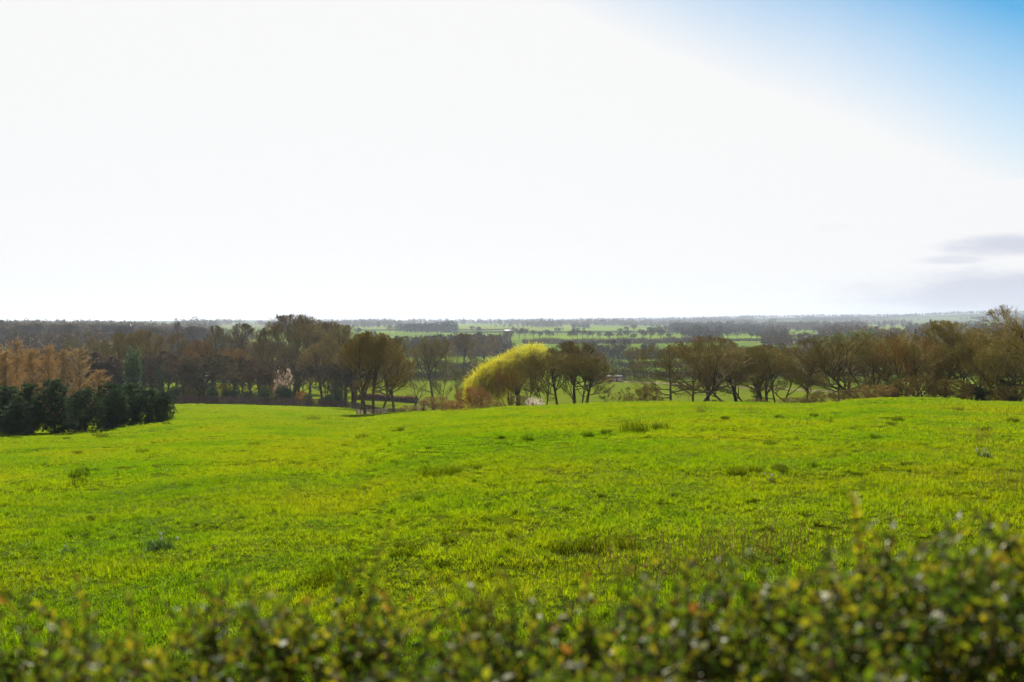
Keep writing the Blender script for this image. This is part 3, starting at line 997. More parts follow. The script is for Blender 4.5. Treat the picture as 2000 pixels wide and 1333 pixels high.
TREES = [
    # ---- row on the right beyond the brow
    ('spread_c', 1310, 668, 118, 132, 'spreading bare tree with low side branches right behind the timber pen', OL, 0.4),
    ('spread_a', 1354, 664, 110, 138, 'bare tree with straight trunk just right of the timber pen, twin of a leaning trunk', OL, 1.9),
    ('oval_a', 1384, 653, 92, 150, 'tallest upright bare crown rising over the trees beside the timber pen', BR, 2.6),
    ('lean_right', 1364, 672, 100, 130, 'bare tree leaning right from the base of a straight trunk near the timber pen', OL, 0.0),
    ('lean_left', 1424, 684, 96, 128, 'bare tree with its trunk slanting strongly left over the grass brow', BR, 0.0),
    ('oval_b', 1440, 675, 84, 140, 'bare tree upright just right of the strongly slanting trunk', OL, 0.7),
    ('lean_left', 1462, 680, 70, 146, 'thin bare tree tilting left between the slanting trunk and a close trio', BR, 0.3),
    ('oval_b', 1477, 674, 80, 134, 'left trunk of the close trio of bare trees on the right half of the brow', OL, 3.3),
    ('oval_a', 1488, 671, 78, 139, 'middle trunk of the close trio of bare trees on the right half of the brow', BR, 4.0),
    ('oval_b', 1497, 676, 72, 145, 'right trunk of the close trio of bare trees on the right half of the brow', OL, 5.1),
    ('spread_b', 1523, 667, 104, 128, 'bare tree with long drooping side branches right of the close trio', OL, 2.0),
    ('spread_a', 1577, 667, 92, 126, 'domed bare tree on a single grey trunk where the brow dips', (1.05, 1.0, .8), 1.1),
    ('spread_c', 1640, 664, 110, 124, 'wide bare tree with tangled low boughs right of the domed single trunk', BR, 3.0),
    ('lean_left', 1690, 646, 140, 122, 'large bare tree fanning left from several leaning stems on the rising brow', OL, 0.2),
    ('multi_a', 1712, 638, 130, 120, 'many stemmed bare tree at the middle of the dense thicket on the brow', OL, 0.9),
    ('multi_b', 1748, 648, 110, 124, 'bare tree filling the gap behind the round evergreen bush', BR, 2.2),
    ('multi_b', 1772, 652, 96, 112, 'reddish many stemmed bare tree rising right above the round evergreen bush', RD, 4.1),
    ('oval_a', 1846, 622, 100, 116, 'tall rounded bare tree with flat dense top left of the edge giants', OL, 0.5),
    ('spread_b', 1812, 655, 100, 122, 'lower bare tree tucked against the left side of the tall rounded crown', OL, 5.0),
    ('spread_a', 1885, 652, 110, 120, 'lower bare tree tucked against the right side of the tall rounded crown', OL, 2.7),
    ('multi_a', 1937, 640, 130, 112, 'bushy bare tree with dark ivy at its foot near the right edge', OL, 3.4),
    ('spread_c', 2012, 586, 190, 106, 'biggest bare tree, cut off by the right edge of the view', LT, 0.8),
    ('multi_a', 1968, 634, 120, 110, 'dense bare tree just left of the biggest edge tree, lower than it', LT, 2.4),
    ('spread_b', 1905, 662, 110, 108, 'dense low bare tree in front of the bushy ivy footed one', OL, 4.4),
    ('multi_b', 1985, 662, 110, 103, 'dense low bare tree in front of the biggest edge tree', OL, 1.0),
    ('spread_a', 1660, 655, 120, 135, 'bare tree behind the fan of leaning stems', OL, 2.2),
    ('spread_b', 1735, 645, 120, 133, 'bare tree behind the thicket, showing over its middle', BR, 0.6),
    ('spread_c', 1795, 668, 110, 110, 'low spreading bare tree left of the flat topped crown', OL, 1.6),
    ('multi_a', 2030, 598, 170, 118, 'bare tree behind the biggest one, reaching over the right edge', OL, 0.1),
    ('spread_a', 2065, 625, 170, 112, 'bare tree mostly outside the right edge of the view', OL, 1.4),
    # ---- clump behind the willow
    ('spread_b', 1063, 678, 84, 130, 'bare tree with a stout trunk beside the white blossom bush', OL, 0.3),
    ('oval_b', 1089, 690, 60, 132, 'slim bare tree between the blossom bush and the central tall crown', OL, 1.2),
    ('oval_a', 1122, 664, 86, 138, 'tallest bare tree of the clump right of the yellow willow', BR, 2.2),
    ('multi_b', 1133, 686, 66, 128, 'bare tree of crossing thin stems near the right end of the willow clump', OL, 0.2),
    ('oval_b', 1145, 696, 72, 126, 'rightmost bare tree of the clump beside the yellow willow', OL, 4.4),
    ('multi_b', 994, 714, 44, 124, 'brownish many stemmed bare tree in front of the willow strands', RD, 1.7),
    ('spread_a', 1038, 692, 56, 133, 'bare tree with bushy crown against the right flank of the willow', OL, 3.9),
    # ---- saplings
    ('sapling', 1184, 760, 20, 128, 'leftmost and bushiest of three thin saplings on open green grass', OL, 0.4),
    ('sapling', 1205, 763, 15, 136, 'middle sapling of three thin ones on open green grass', OL, 1.4),
    ('sapling', 1223, 754, 18, 133, 'rightmost and tallest of three thin saplings on open green grass', OL, 2.4),
    # ---- around the pale tree guard
    ('oval_b', 712, 650, 62, 133, 'bare tree at the left inside the pale tree guard', LT, 0.1),
    ('oval_a', 728, 644, 80, 134.5, 'bare tree in the middle inside the pale tree guard', LT, 2.1),
    ('lean_right', 739, 668, 60, 135.5, 'bare tree forking right inside the pale tree guard', LT, 0.0),
    ('oval_b', 706, 662, 78, 205, 'bare tree behind the plank fence, left of the tree guard trunks', BR, 3.1),
    ('oval_a', 769, 657, 70, 222, 'bare tree with pale trunk right of the pale tree guard', OL, 4.6),
    ('tall_a', 667, 632, 60, 232, 'tall slender bare tree above the clipped dark evergreen shrubs', GR, 1.0),
    ('oval_b', 690, 650, 74, 245, 'bare tree filling the space behind the slender tree and the guard', BR, 2.0),
    ('pollard', 812, 748, 34, 205, 'stunted pollarded tree with crooked stubs before the russet hedge', DK, 0.6),
    ('oval_b', 847, 658, 68, 285, 'regular fan shaped bare tree left of the yellow willow', OL, 1.5),
    ('sapling', 863, 706, 30, 262, 'thin young bare tree right of the fan shaped tree', OL, 0.5),
    ('forked', 891, 712, 26, 262, 'two stemmed small bare tree at the left foot of the willow', OL, 0.2),
    ('oval_a', 905, 650, 46, 430, 'open bare tree with clear dark trunk left behind the willow', BR, 2.0),
    ('spread_b', 946, 653, 62, 520, 'broad dark bare tree directly behind the yellow willow', (.85, .75, .8), 1.0),
    ('oval_a', 1239, 677, 40, 425, 'single bare tree standing alone right of the brick shed', BR, 3.2),
    ('spread_a', 1640, 690, 60, 420, 'bare tree seen low behind the thicket on the brow', BR, 3.2),
    # ---- big trees behind the plank fence on the left
    ('clump', 578, 613, 104, 300, 'highest bare tree on the left, a massive many stemmed crown above the skyline', BR, 0.4),
    ('tall_a', 606, 632, 62, 285, 'bare tree leaning against the right side of the massive crown', BR, 3.0),
    ('clump', 643, 627, 66, 305, 'tall bare tree group with bare tops right of the massive crown', BR, 1.9),
    ('forked', 515, 641, 52, 262, 'big bare tree forking like a Y above its stout trunk', (.8, .8, .75), 0.25),
    ('tall_a', 472, 630, 50, 290, 'tall thin bare tree between the Y forked one and the branchless pole', DK, 0.3),
    ('tall_b', 421, 634, 30, 300, 'narrow bare tree with clear pole and small broom top', DK, 1.1),
    ('oval_a', 390, 662, 44, 290, 'rusty brown round headed bare tree left of the narrow pole tree', RD, 2.5),
    ('tall_b', 370, 684, 34, 280, 'low pinkish bare tree left of the rusty round head', (1.3, 1.0, .9), 0.6),
    ('oval_b', 455, 680, 54, 270, 'bare tree with slanting boughs in front of the tall thin one', RD, 5.0),
    ('spread_b', 155, 646, 70, 265, 'olive brown bare tree rising behind the orange larches', OL, 0.8),
    ('oval_a', 240, 648, 60, 270, 'bare tree left behind the ivy clad green tree', OL, 2.9),
    ('oval_b', 280, 642, 62, 285, 'bare tree right behind the ivy clad green tree', BR, 1.0),
    ('tall_a', 345, 650, 44, 300, 'bare tree over the end of the pine belt', BR, 4.0),
    ('oval_b', 540, 668, 60, 310, 'bare tree between the Y forked tree and the massive crown', BR, 0.1),
    ('oval_a', 490, 668, 56, 320, 'bare tree behind the left arm of the Y forked tree', BR, 3.6),
    ('oval_b', 630, 668, 60, 250, 'low crowned bare tree above the dark clipped shrubs', BR, 1.3),
    ('tall_d' if False else 'far_d', 347, 626, 13, 620, 'narrow rust brown poplar like tree poking above the distant wood', (1.7, 1.2, 1.0), 0.0),
]
for var, px, yt, w, Y, lab, tint, rz in TREES:
    g_ = 'bare trees in the row beyond the grass brow' if px > 1280 and Y < 160 else ('bare trees of the clump by the willow' if 980 < px < 1160 and Y < 160 else 'bare trees along the far side of the paddock')
    if 'lean' in var:
        rz = 0.0
    plant_tree(var, px, yt, w, Y, lab, group=g_, tint=tint, rz=rz)


# ------------------------------------------------------------------ wood on the left, hedgerow trees in the valley
def copies(spec, lab, group, name='bare_tree', cat='tree'):
    for (px, yt, w, Y, var, tint) in spec:
        plant_tree(var, px, yt, w, Y, lab, group=group, tint=tint, rz=random.uniform(0, 6.28), name=name, cat=cat)


spec = []
for k in range(120):
    px = random.uniform(-60, 700)
    Y = random.choice([235, 255, 280, 320, 340, 380, 430, 480, 540, 600]) * random.uniform(.96, 1.05)
    f = (Y - 230) / 400
    yt = 700 - 42 * f + random.gauss(0, 9)
    if px < 340:
        yt = max(yt, 655 + random.uniform(0, 30))
    H = (gpix(px, Y) - yt) / F * Y
    if H < 5:
        continue
    H = min(H, 19)
    yt = gpix(px, Y) - H * F / Y
    w = H * random.uniform(.6, .9) * F / Y
    sh = random.uniform(.75, 1.1)
    rd = random.choice([1, 1, 1.05, 1.15])
    sh *= 1.3
    spec.append((px, yt, w, Y, random.choice(['far_a', 'far_b', 'far_c', 'far_b', 'far_d']), (sh * rd, sh * .97, sh * .97)))
copies(spec, 'bare grey brown tree deep in the dense wood behind the plank fence', 'trees of the wood behind the plank fence')
spec = []
for k in range(100):
    px = random.uniform(-60, 420)
    Y = random.uniform(640, 1100)
    yt = 640 - 12 * max(0, (200 - px) / 200) + random.uniform(-4, 14)
    H = min(max((gpix(px, Y) - yt) / F * Y, 12), 22)
    yt = gpix(px, Y) - H * F / Y
    sh = random.uniform(.8, 1.05)
    spec.append((px, yt, H * random.uniform(.7, 1.0) * F / Y, Y, random.choice(['far_a', 'far_b', 'far_c']), (sh, sh * .95, sh)))
copies(spec, 'bare hazy tree on the wooded rise beyond the orange larches', 'trees on the wooded rise')
spec = []
# valley hedgerow trees: (column, row of the foot)
feet = [(800, 694), (815, 692), (828, 690), (842, 692), (860, 690), (880, 694), (900, 690), (775, 690), (788, 698),
        (970, 676), (985, 672), (1000, 674), (1012, 663), (1026, 663), (1040, 662), (1052, 664), (1064, 662), (1072, 663), (1118, 664), (1126, 664), (1140, 663), (1150, 664), (1160, 663),
        (1172, 664), (1186, 664), (1192, 665), (1204, 664), (1224, 664), (1240, 668), (1258, 665), (1270, 666), (1290, 666), (1310, 666),
        (1180, 700), (1195, 698), (1207, 702), (1222, 698), (1165, 700), (1262, 700), (1280, 698), (960, 696), (975, 694),
        (1100, 698), (1110, 692), (1340, 668), (1360, 666), (1375, 668), (1395, 664), (1330, 660), (1350, 658), (1270, 655), (1255, 658), (1285, 657),
        (1468, 664), (1480, 668), (1500, 672), (1515, 668), (1530, 670), (1545, 672), (1560, 670), (1575, 672), (1590, 674), (1605, 674), (1490, 656), (1510, 655), (1535, 655), (1560, 654), (1585, 655), (1600, 652),
        (760, 652), (775, 653), (785, 652), (920, 650), (935, 655), (1005, 655), (1090, 655), (1210, 655), (1225, 652), (1240, 650),
        (700, 660), (730, 662), (1420, 664), (1440, 662), (1455, 655), (1405, 655), (1385, 655), (1620, 664), (1635, 668), (1655, 664), (1675, 668)]
for (px, fy) in feet:
    Y = depth_of(px, fy)
    H = random.uniform(9, 15)
    sh = random.uniform(.8, 1.15)
    spec.append((px + random.uniform(-3, 3), gpix(px, Y) - H * F / Y, H * random.uniform(.75, 1.05) * F / Y, Y, random.choice(['far_a', 'far_b', 'far_c']), (sh, sh * .97, sh)))
copies(spec, 'small bare hedgerow tree out in the hazy valley fields', 'hedgerow trees of the valley')


# ------------------------------------------------------------------ conifers, larches, evergreens, shrubs
def needle_tree(seed, H=5.0, W=3.0, tufts=520, tl=0.20, blades=16, conical=False, low=0.02, bw=0.016):
    g = np.random.default_rng(seed)
    tr, cr = MB(), MB()
    K = 7
    pts = np.zeros((1, K + 1, 3))
    pts[0, :, 2] = np.linspace(-0.3, H * 0.93, K + 1)
    pts[0, :, :2] = np.cumsum(g.normal(size=(K + 1, 2)) * 0.03, 0)
    tr.tubes(pts, (0.022 * H * (1 - 0.85 * np.linspace(0, 1, K + 1)))[None], 7)
    # boughs
    nb = 46
    zz = H * (low + (0.94 - low) * (np.arange(nb) + g.random(nb)) / nb)
    th = np.arange(nb) * 2.399 + g.normal(size=nb) * .3
    t = (zz / H - low) / (1 - low)
    prof = (1 - t) if conical else np.clip(1 - (np.abs(t - .36) / .66) ** 2.0, 0.10, 1)
    ln = W / 2 * prof * g.uniform(.72, 1.08, nb) + 0.08
    d = np.stack([np.cos(th), np.sin(th), np.full(nb, 0.35 if not conical else 0.1)], -1)
    P0 = np.stack([np.zeros(nb), np.zeros(nb), zz - 0.2 * ln], -1)
    B = P0[:, None, :] + norm(d)[:, None, :] * (ln[:, None] * np.linspace(0, 1, 5)[None])[:, :, None]
    B[:, :, 2] += 0.16 * ln[:, None] * np.linspace(0, 1, 5)[None] ** 2
    tr.tubes(B, 0.012 * H * (1 - .75 * np.linspace(0, 1, 5))[None] * (0.3 + 0.7 * (ln / ln.max()))[:, None] * .5, 4)
    # tufts of needles along and round the boughs
    w = (ln + .22 * ln.max()) / (ln + .22 * ln.max()).sum()
    k = g.choice(nb, tufts, p=w)
    f = g.random(tufts) ** 0.55
    C = P0[k] + (norm(d)[k]) * (ln[k] * f)[:, None]
    C[:, 2] += 0.16 * ln[k] * f ** 2
    C += g.normal(size=(tufts, 3)) * np.array([.16, .16, .13]) * (0.4 + ln[k][:, None] * .55)
    C[:, 2] = np.clip(C[:, 2], 0.05, H)
    out = norm(np.stack([C[:, 0], C[:, 1], 0.25 * W + 0 * C[:, 0]], -1))
    D = norm(out[:, None, :] * 0.9 + rand_dirs(tufts * blades, g).reshape(tufts, blades, 3))
    L_ = tl * g.uniform(.6, 1.15, (tufts, blades))
    cc = (C[:, None, :] + D * L_[..., None] * .5).reshape(-1, 3)
    U = (D * L_[..., None] * .5).reshape(-1, 3)
    V = norm(np.cross(U, rand_dirs(len(U), g))) * bw
    cr.cards(cc, U, V)
    return tr, cr


def leaf_shrub(seed, W=3.0, H=2.0, n=5200, leaf=0.055, D=None, boxy=0.0, stems=9, lumps=9):
    """Evergreen bush or ivy column: leaves through a lumpy volume, with stems inside."""
    g = np.random.default_rng(seed)
    D = D or W
    tr, cr = MB(), MB()
    cen = np.stack([g.uniform(-.32, .32, lumps) * W, g.uniform(-.32, .32, lumps) * D, g.uniform(.25, .72, lumps) * H], -1)
    rad = g.uniform(.22, .36, lumps)
    k = g.integers(0, lumps, n)
    q = rand_dirs(n, g) * (g.random(n) ** (1 / 4.5))[:, None]
    C = cen[k] + q * rad[k][:, None] * np.array([W, D, H])
    C[:, 2] = np.abs(C[:, 2])
    nrm = norm(q + rand_dirs(n, g) * .8)
    U = norm(np.cross(nrm, rand_dirs(n, g)))
    V = np.cross(nrm, U)
    s = leaf * g.uniform(.6, 1.3, n)[:, None]
    cr.cards(C, U * s, V * s * .6)
    a = g.random(stems) * 6.283
    K = 5
    e = np.stack([np.cos(a) * W * .3 * g.random(stems), np.sin(a) * D * .3 * g.random(stems), np.full(stems, H * .7)], -1)
    P = np.linspace(0, 1, K)[None, :, None] * e[:, None, :] + g.normal(size=(stems, K, 3)) * 0.04 * W * np.array([1, 1, .3])
    P[:, 0, 2] = -0.1
    tr.tubes(P, 0.02 * W * (1 - .7 * np.linspace(0, 1, K))[None] * np.ones((stems, 1)) * .6, 4)
    return tr, cr


def add_variant(key, builder, wide, trunk='bark', crown='pine', **kw):
    t, c_ = builder(**kw)
    VAR[key] = (t.build('trunk', M[trunk], smooth=True, link=False).data, c_.build('crown', M[crown], link=False).data, wide)


def plant(var, H0, px, ytop, wpx, Y, label, cat, name, group=None, tint=(1, 1, 1), rz=0.0, parts=('trunk', 'crown'), sink=0.05):
    x, y, z = at(px, Y)
    H = (HOR - ytop) / F * Y - z
    tm, cm, W = VAR[var]
    sx = (wpx / F * Y) / W
    e = empty(name, (x, y, z - sink), rz, (sx, sx, H / H0), label, cat, group)
    for nm, me in zip(parts, (tm, cm)):
        o = bpy.data.objects.new(nm, me)
        COL.objects.link(o)
        o.parent = e
        o.color = (*tint, 1)
    return e


for i in range(3):
    add_variant('pine%d' % i, needle_tree, 3.2, crown='pine', seed=81 + i, H=5.0, W=3.0, tufts=1250, tl=.25, blades=17)
PINES = [
    (-28, 752, 78, 100, 'dark green pine cut off by the left edge of the view'),
    (12, 751, 72, 97, 'dark green pine at the left end of the pine belt'),
    (57, 745, 56, 96, 'dark pine with narrow rounded head, second from the left edge'),
    (104, 738, 62, 97, 'tallest dark pine of the belt, with ragged top before the larches'),
    (164, 756, 60, 95, 'shorter rounded pine right of the tallest ragged one'),
    (212, 744, 60, 98, 'pine behind the joint of the two right hand pine heads'),
    (222, 758, 54, 93, 'low dark pine in front at the middle of the right pine cluster'),
    (256, 745, 56, 97, 'pine with twin tops in the right pine cluster'),
    (288, 757, 56, 96, 'bushy pine second from the right end of the belt'),
    (318, 764, 42, 95, 'pine at the right end of the belt, next to the open grass'),
    (134, 775, 50, 99, 'low pine filling the gap beside the tallest ragged one'),
    (30, 785, 60, 93, 'low bushy pine in front at the far left'),
]
for i, (px, yt, w, Y, lab) in enumerate(PINES):
    sh = random.uniform(.85, 1.1)
    plant('pine%d' % (i % 3), 5.0, px, yt, w * 1.2, Y, lab, 'tree', 'pine_tree', 'dark pines at the left edge of the meadow', (sh, sh, sh), rz=i * 1.7)


def larch(seed, H=12.0, W=5.0):
    g = np.random.default_rng(seed)
    tr, cr = MB(), MB()
    K = 8
    P = np.zeros((1, K + 1, 3))
    P[0, :, 2] = np.linspace(-.4, H, K + 1)
    tr.tubes(P, (0.15 * (1 - .93 * np.linspace(0, 1, K + 1)))[None], 6)
    nb = 260
    z = H * (0.03 + 0.95 * g.random(nb) ** 1.05)
    th = g.random(nb) * 6.283
    t = z / H
    ln = W / 2 * (1.0 - t) ** .42 * g.uniform(.25, 1.15, nb) + .2
    d = np.stack([np.cos(th), np.sin(th), 1.0 + g.normal(size=nb) * .35], -1)
    f = np.linspace(0, 1, 5)
    B = np.stack([np.zeros(nb), np.zeros(nb), z - .2 * ln], -1)[:, None, :] + d[:, None, :] * (ln[:, None] * f[None])[:, :, None]
    B += g.normal(size=B.shape) * .05
    tr.tubes(B, (.016 * (1 - .75 * f))[None] * np.ones((nb, 1)), 3)
    m = 46
    k = np.repeat(np.arange(nb), m)
    ff = g.random(nb * m) * .95 + .05
    i0 = np.minimum((ff * 4).astype(int), 3)
    fr = (ff * 4 - i0)[:, None]
    C = B[k, i0] * (1 - fr) + B[k, i0 + 1] * fr
    D = norm(np.stack([g.normal(size=len(k)), g.normal(size=len(k)), 0.5 + .5 * g.normal(size=len(k))], -1) + d[k] * .6)
    L_ = g.uniform(.2, .6, len(k)) * (0.5 + .5 * (1 - t[k]))
    Q = np.stack([C, C + D * L_[:, None]], 1)
    cr.tubes(Q, np.stack([np.full(len(k), .011), np.full(len(k), .006)], 1), 3)
    return tr, cr


for i in range(4):
    add_variant('larch%d' % i, larch, 5.0, crown='larch', seed=91 + i)
LARCH = [
    (-14, 672, 44, 172, 'orange larch cut off by the left edge of the view'),
    (10, 684, 42, 165, 'orange larch at the far left above the pines'),
    (32, 664, 42, 172, 'tallest orange larch, pointed top at the far left'),
    (62, 682, 40, 160, 'orange larch in the middle left of the larch stand'),
    (94, 676, 42, 168, 'bright orange larch above the tallest ragged pine'),
    (124, 684, 38, 164, 'orange larch between the bright one and the pale tipped one'),
    (155, 679, 44, 166, 'pale tipped larch at the right of the larch stand'),
    (194, 722, 42, 158, 'low russet larch at the right end of the stand'),
]
for i, (px, yt, w, Y, lab) in enumerate(LARCH):
    t_ = (1, .95, .9) if 'pale' not in lab else (.95, .98, 1.15)
    plant('larch%d' % (i % 4), 12.0, px, yt, w * 1.75, Y, lab, 'tree', 'larch_tree', 'orange larches behind the pine belt', t_, rz=i * 1.3, sink=.2)

add_variant('ivy', leaf_shrub, 3.0, crown='ever', seed=101, W=3.0, H=10.0, n=4200, leaf=.15, lumps=26)
add_variant('shrub0', leaf_shrub, 3.0, crown='ever', seed=102, W=3.0, H=2.4, n=6500, leaf=.06)
add_variant('shrub1', leaf_shrub, 3.0, crown='ever', seed=103, W=3.0, H=2.4, n=6500, leaf=.06, lumps=6)
add_variant('fir', needle_tree, 3.2, crown='pine', seed=104, H=8.0, W=3.2, tufts=900, tl=.26, blades=15, conical=True, bw=.022)
plant('ivy', 10.0, 258, 672, 32, 235, 'bright ivy green evergreen column among bare trees left of the fence', 'tree', 'ivy_clad_tree', tint=(1.05, 1.2, .8))
plant('fir', 8.0, 312, 692, 28, 245, 'dark narrow conifer right of the ivy clad green tree', 'tree', 'conifer_tree', tint=(1.1, 1.0, 1.0))
plant('ivy', 10.0, 385, 724, 40, 232, 'dark green evergreen mound under the rusty round headed tree', 'tree', 'evergreen_tree', tint=(.9, 1.0, .9))
plant('fir', 8.0, 1788, 640, 20, 700, 'dark conifer tops far behind the thicket on the right', 'tree', 'conifer_tree')

SHR = [
    ('shrub0', 336, 756, 34, 222, 'dark evergreen shrub at the left end of the plank fence', (.8, .8, .8)),
    ('shrub1', 415, 752, 26, 222, 'dark pointed evergreen shrub behind the left half of the plank fence', (.8, .9, .8)),
    ('shrub0', 452, 757, 34, 220, 'broad black green shrub right of the pointed one behind the fence', (.55, .6, .55)),
    ('shrub1', 510, 757, 36, 219, 'dark evergreen shrub at the foot of the Y forked tree', (.65, .7, .6)),
    ('shrub0', 556, 754, 34, 218, 'domed dark evergreen shrub under the white blossom tree', (.6, .7, .6)),
    ('shrub1', 602, 770, 26, 217, 'low clipped evergreen shrub, left of the pair on the fence', (.5, .75, .7)),
    ('shrub0', 636, 772, 36, 216, 'low clipped evergreen shrub, right and wider of the pair on the fence', (.5, .75, .75)),
    ('shrub0', 480, 766, 30, 224, 'brownish green shrub between two dark ones behind the fence', (1.0, .75, .6)),
    ('shrub1', 1742, 738, 46, 109, 'round evergreen bush in front of the thicket on the brow', (1.5, 1.35, 1.0)),
    ('shrub0', 1908, 752, 60, 107, 'ivy tangle at the foot of the bushy tree by the right edge', (1.5, 1.4, 1.1)),
    ('shrub1', 1972, 756, 60, 106, 'ivy tangle under the biggest bare tree at the right edge', (1.6, 1.5, 1.2)),
    ('shrub1', 660, 752, 26, 240, 'grey green shrub behind the slender tree trunk', (1.3, 1.3, 1.1)),
]
for i, (v, px, yt, w, Y, lab, tint) in enumerate(SHR):
    plant(v, 2.1, px, yt, w, Y, lab, 'shrub', 'evergreen_shrub', 'evergreen shrubs', tint, rz=i * 1.1, parts=('stems', 'foliage'))

TWG = [
    (375, 752, 50, 226, 'grey brown twiggy shrub left behind the plank fence', (1.0, .9, .9)),
    (432, 748, 40, 228, 'brown twiggy shrub behind the middle of the plank fence', (1.1, .85, .75)),
    (530, 748, 40, 224, 'brown twiggy shrub left of the white blossom tree', (1.0, .85, .75)),
    (590, 762, 26, 222, 'russet twiggy shrub right of the domed evergreen', (1.7, .9, .7)),
    (852, 772, 70, 128, 'wide brown thicket on the brow right of the pink blossom bush', (1.3, 1.0, .9)),
    (800, 790, 42, 138, 'low brown twiggy bush at the fence end right of the tree guard', (1.1, .9, .85)),
    (924, 752, 66, 124, 'dense round brown bush at the foot of the yellow willow', (1.5, .95, .75)),
    (892, 780, 56, 122, 'low reddish scrub left of the dense round bush', (1.7, 1.0, .85)),
    (962, 782, 46, 120, 'low brown scrub right of the dense round bush', (1.2, .95, .8)),
    (1012, 770, 50, 124, 'dark scrub behind the white blossom bush', (1.0, .95, .75)),
    (1268, 752, 56, 124, 'loose twiggy bush on the brow left of the timber pen', (1.2, 1.1, .8)),
    (1232, 772, 30, 122, 'small thin twiggy bush by the tallest sapling', (1.2, 1.1, .8)),
    (1548, 774, 70, 112, 'low dark brambles where the brow dips', (.9, .85, .75)),
    (1610, 764, 80, 110, 'low brown brambles left of the thicket', (1.0, .9, .75)),
    (1668, 758, 80, 108, 'brown brambles under the large fanning tree', (1.0, .9, .75)),
    (1712, 748, 80, 106, 'brown twiggy scrub left of the round evergreen bush', (1.2, 1.05, .75)),
    (1800, 732, 100, 106, 'brown twiggy scrub right of the round evergreen bush', (1.1, .95, .75)),
    (1858, 738, 100, 105, 'low brown scrub under the tall rounded crown', (1.1, .95, .75)),
    (1985, 750, 110, 102, 'grey bramble heap at the right edge of the brow', (1.3, 1.2, 1.1)),
    (1480, 777, 50, 118, 'low brown scrub under the close trio', (1.0, .95, .75)),
    (1400, 779, 40, 122, 'low thin scrub under the strongly slanting trunk', (1.1, 1.0, .75)),
]
for i, (px, yt, w, Y, lab, tint) in enumerate(TWG):
    plant_tree('twiggy', px, yt, w, Y, lab, 'shrub', 'bare twiggy shrubs', tint, rz=i * 1.9, name='twiggy_shrub', parts=('stems', 'twigs'))


# ------------------------------------------------------------------ blossom
def blossom_tree(name, px, ytop, wpx, Y, label, tint, n=1500, seed=1, cat='tree', var='multi_b', size=.09):
    g = np.random.default_rng(seed)
    e = plant_tree(var, px, ytop, wpx, Y, label, cat, None, BR, 0.7, name, parts=('trunk', 'branches'))
    W = VAR[var][2]
    me = VAR[var][1]
    nv = len(me.vertices)
    co = np.zeros(nv * 3, np.float32)
    me.vertices.foreach_get('co', co)
    co = co.reshape(-1, 3)
    co = co[co[:, 2] > 2.2]
    C = co[g.integers(0, len(co), n)]
    # blossom sits in loose groups along the branches
    m = vnoise(C[:, 0] * .7 + 50, C[:, 2] * .7 + C[:, 1] * .4, seed) > .42
    C = np.repeat(C[m], 3, 0)
    C = C + g.normal(size=C.shape) * .12
    U = rand_dirs(len(C), g)
    V = norm(np.cross(U, rand_dirs(len(C), g)))
    b = MB()
    sz, sx = e.scale[2], e.scale[0]
    s = size / ((sz + sx) / 2)
    b.cards(C, U * s, V * s)
    o = b.build('blossom', M['blossom'], e)
    o.color = (*tint, 1)


blossom_tree('blossom_tree', 553, 717, 36, 222, 'small pale pink blossom tree in front of the massive bare crown', (1.15, 1.08, 1.0), 1700, 5, size=.062, var='spread_b')
def blossom_bush(px, ytop, wpx, Y, label, tint, shoots, per, size, seed):
    g = np.random.default_rng(seed)
    x, y, z = at(px, Y)
    H = (HOR - ytop) / F * Y - z
    W = wpx / F * Y
    e = empty('blossom_bush', (x, y, z), label=label, cat='shrub')
    t = np.linspace(0, 1, 6)
    th = g.uniform(0, 6.283, shoots)
    ou = W * .5 * g.random(shoots) ** .7
    hh = H * g.uniform(.35, 1.0, shoots) * (1 - .35 * (ou / (W * .5)) ** 2)
    P = np.stack([(np.cos(th) * ou)[:, None] * t ** .8, (np.sin(th) * ou)[:, None] * t ** .8, hh[:, None] * t ** .9], -1) + g.normal(size=(shoots, 6, 3)) * .03
    P[:, 0, 2] = -.1
    st, bl = MB(), MB()
    st.tubes(P, (.014 * (1 - .7 * t))[None] * np.ones((shoots, 1)), 4)
    k = np.repeat(np.arange(shoots), per)
    f = g.uniform(1.2, 5, len(k))
    i0 = np.minimum(f.astype(int), 4)
    fr = (f - i0)[:, None]
    C = P[k, i0] * (1 - fr) + P[k, i0 + 1] * fr + g.normal(size=(len(k), 3)) * .05
    U = rand_dirs(len(k), g)
    V = norm(np.cross(U, rand_dirs(len(k), g)))
    bl.cards(C, U * size, V * size)
    st.build('stems', M['bark'], e)
    o = bl.build('blossom', M['blossom'], e)
    o.color = (*tint, 1)


blossom_bush(1044, 771, 44, 113, 'white blossom bush on the brow below the stout trunk', (1.25, 1.3, 1.25), 70, 26, .032, 6)
blossom_bush(826, 772, 26, 127, 'faint pink blossom bush left of the wide brown thicket', (.75, .62, .55), 40, 12, .03, 7)


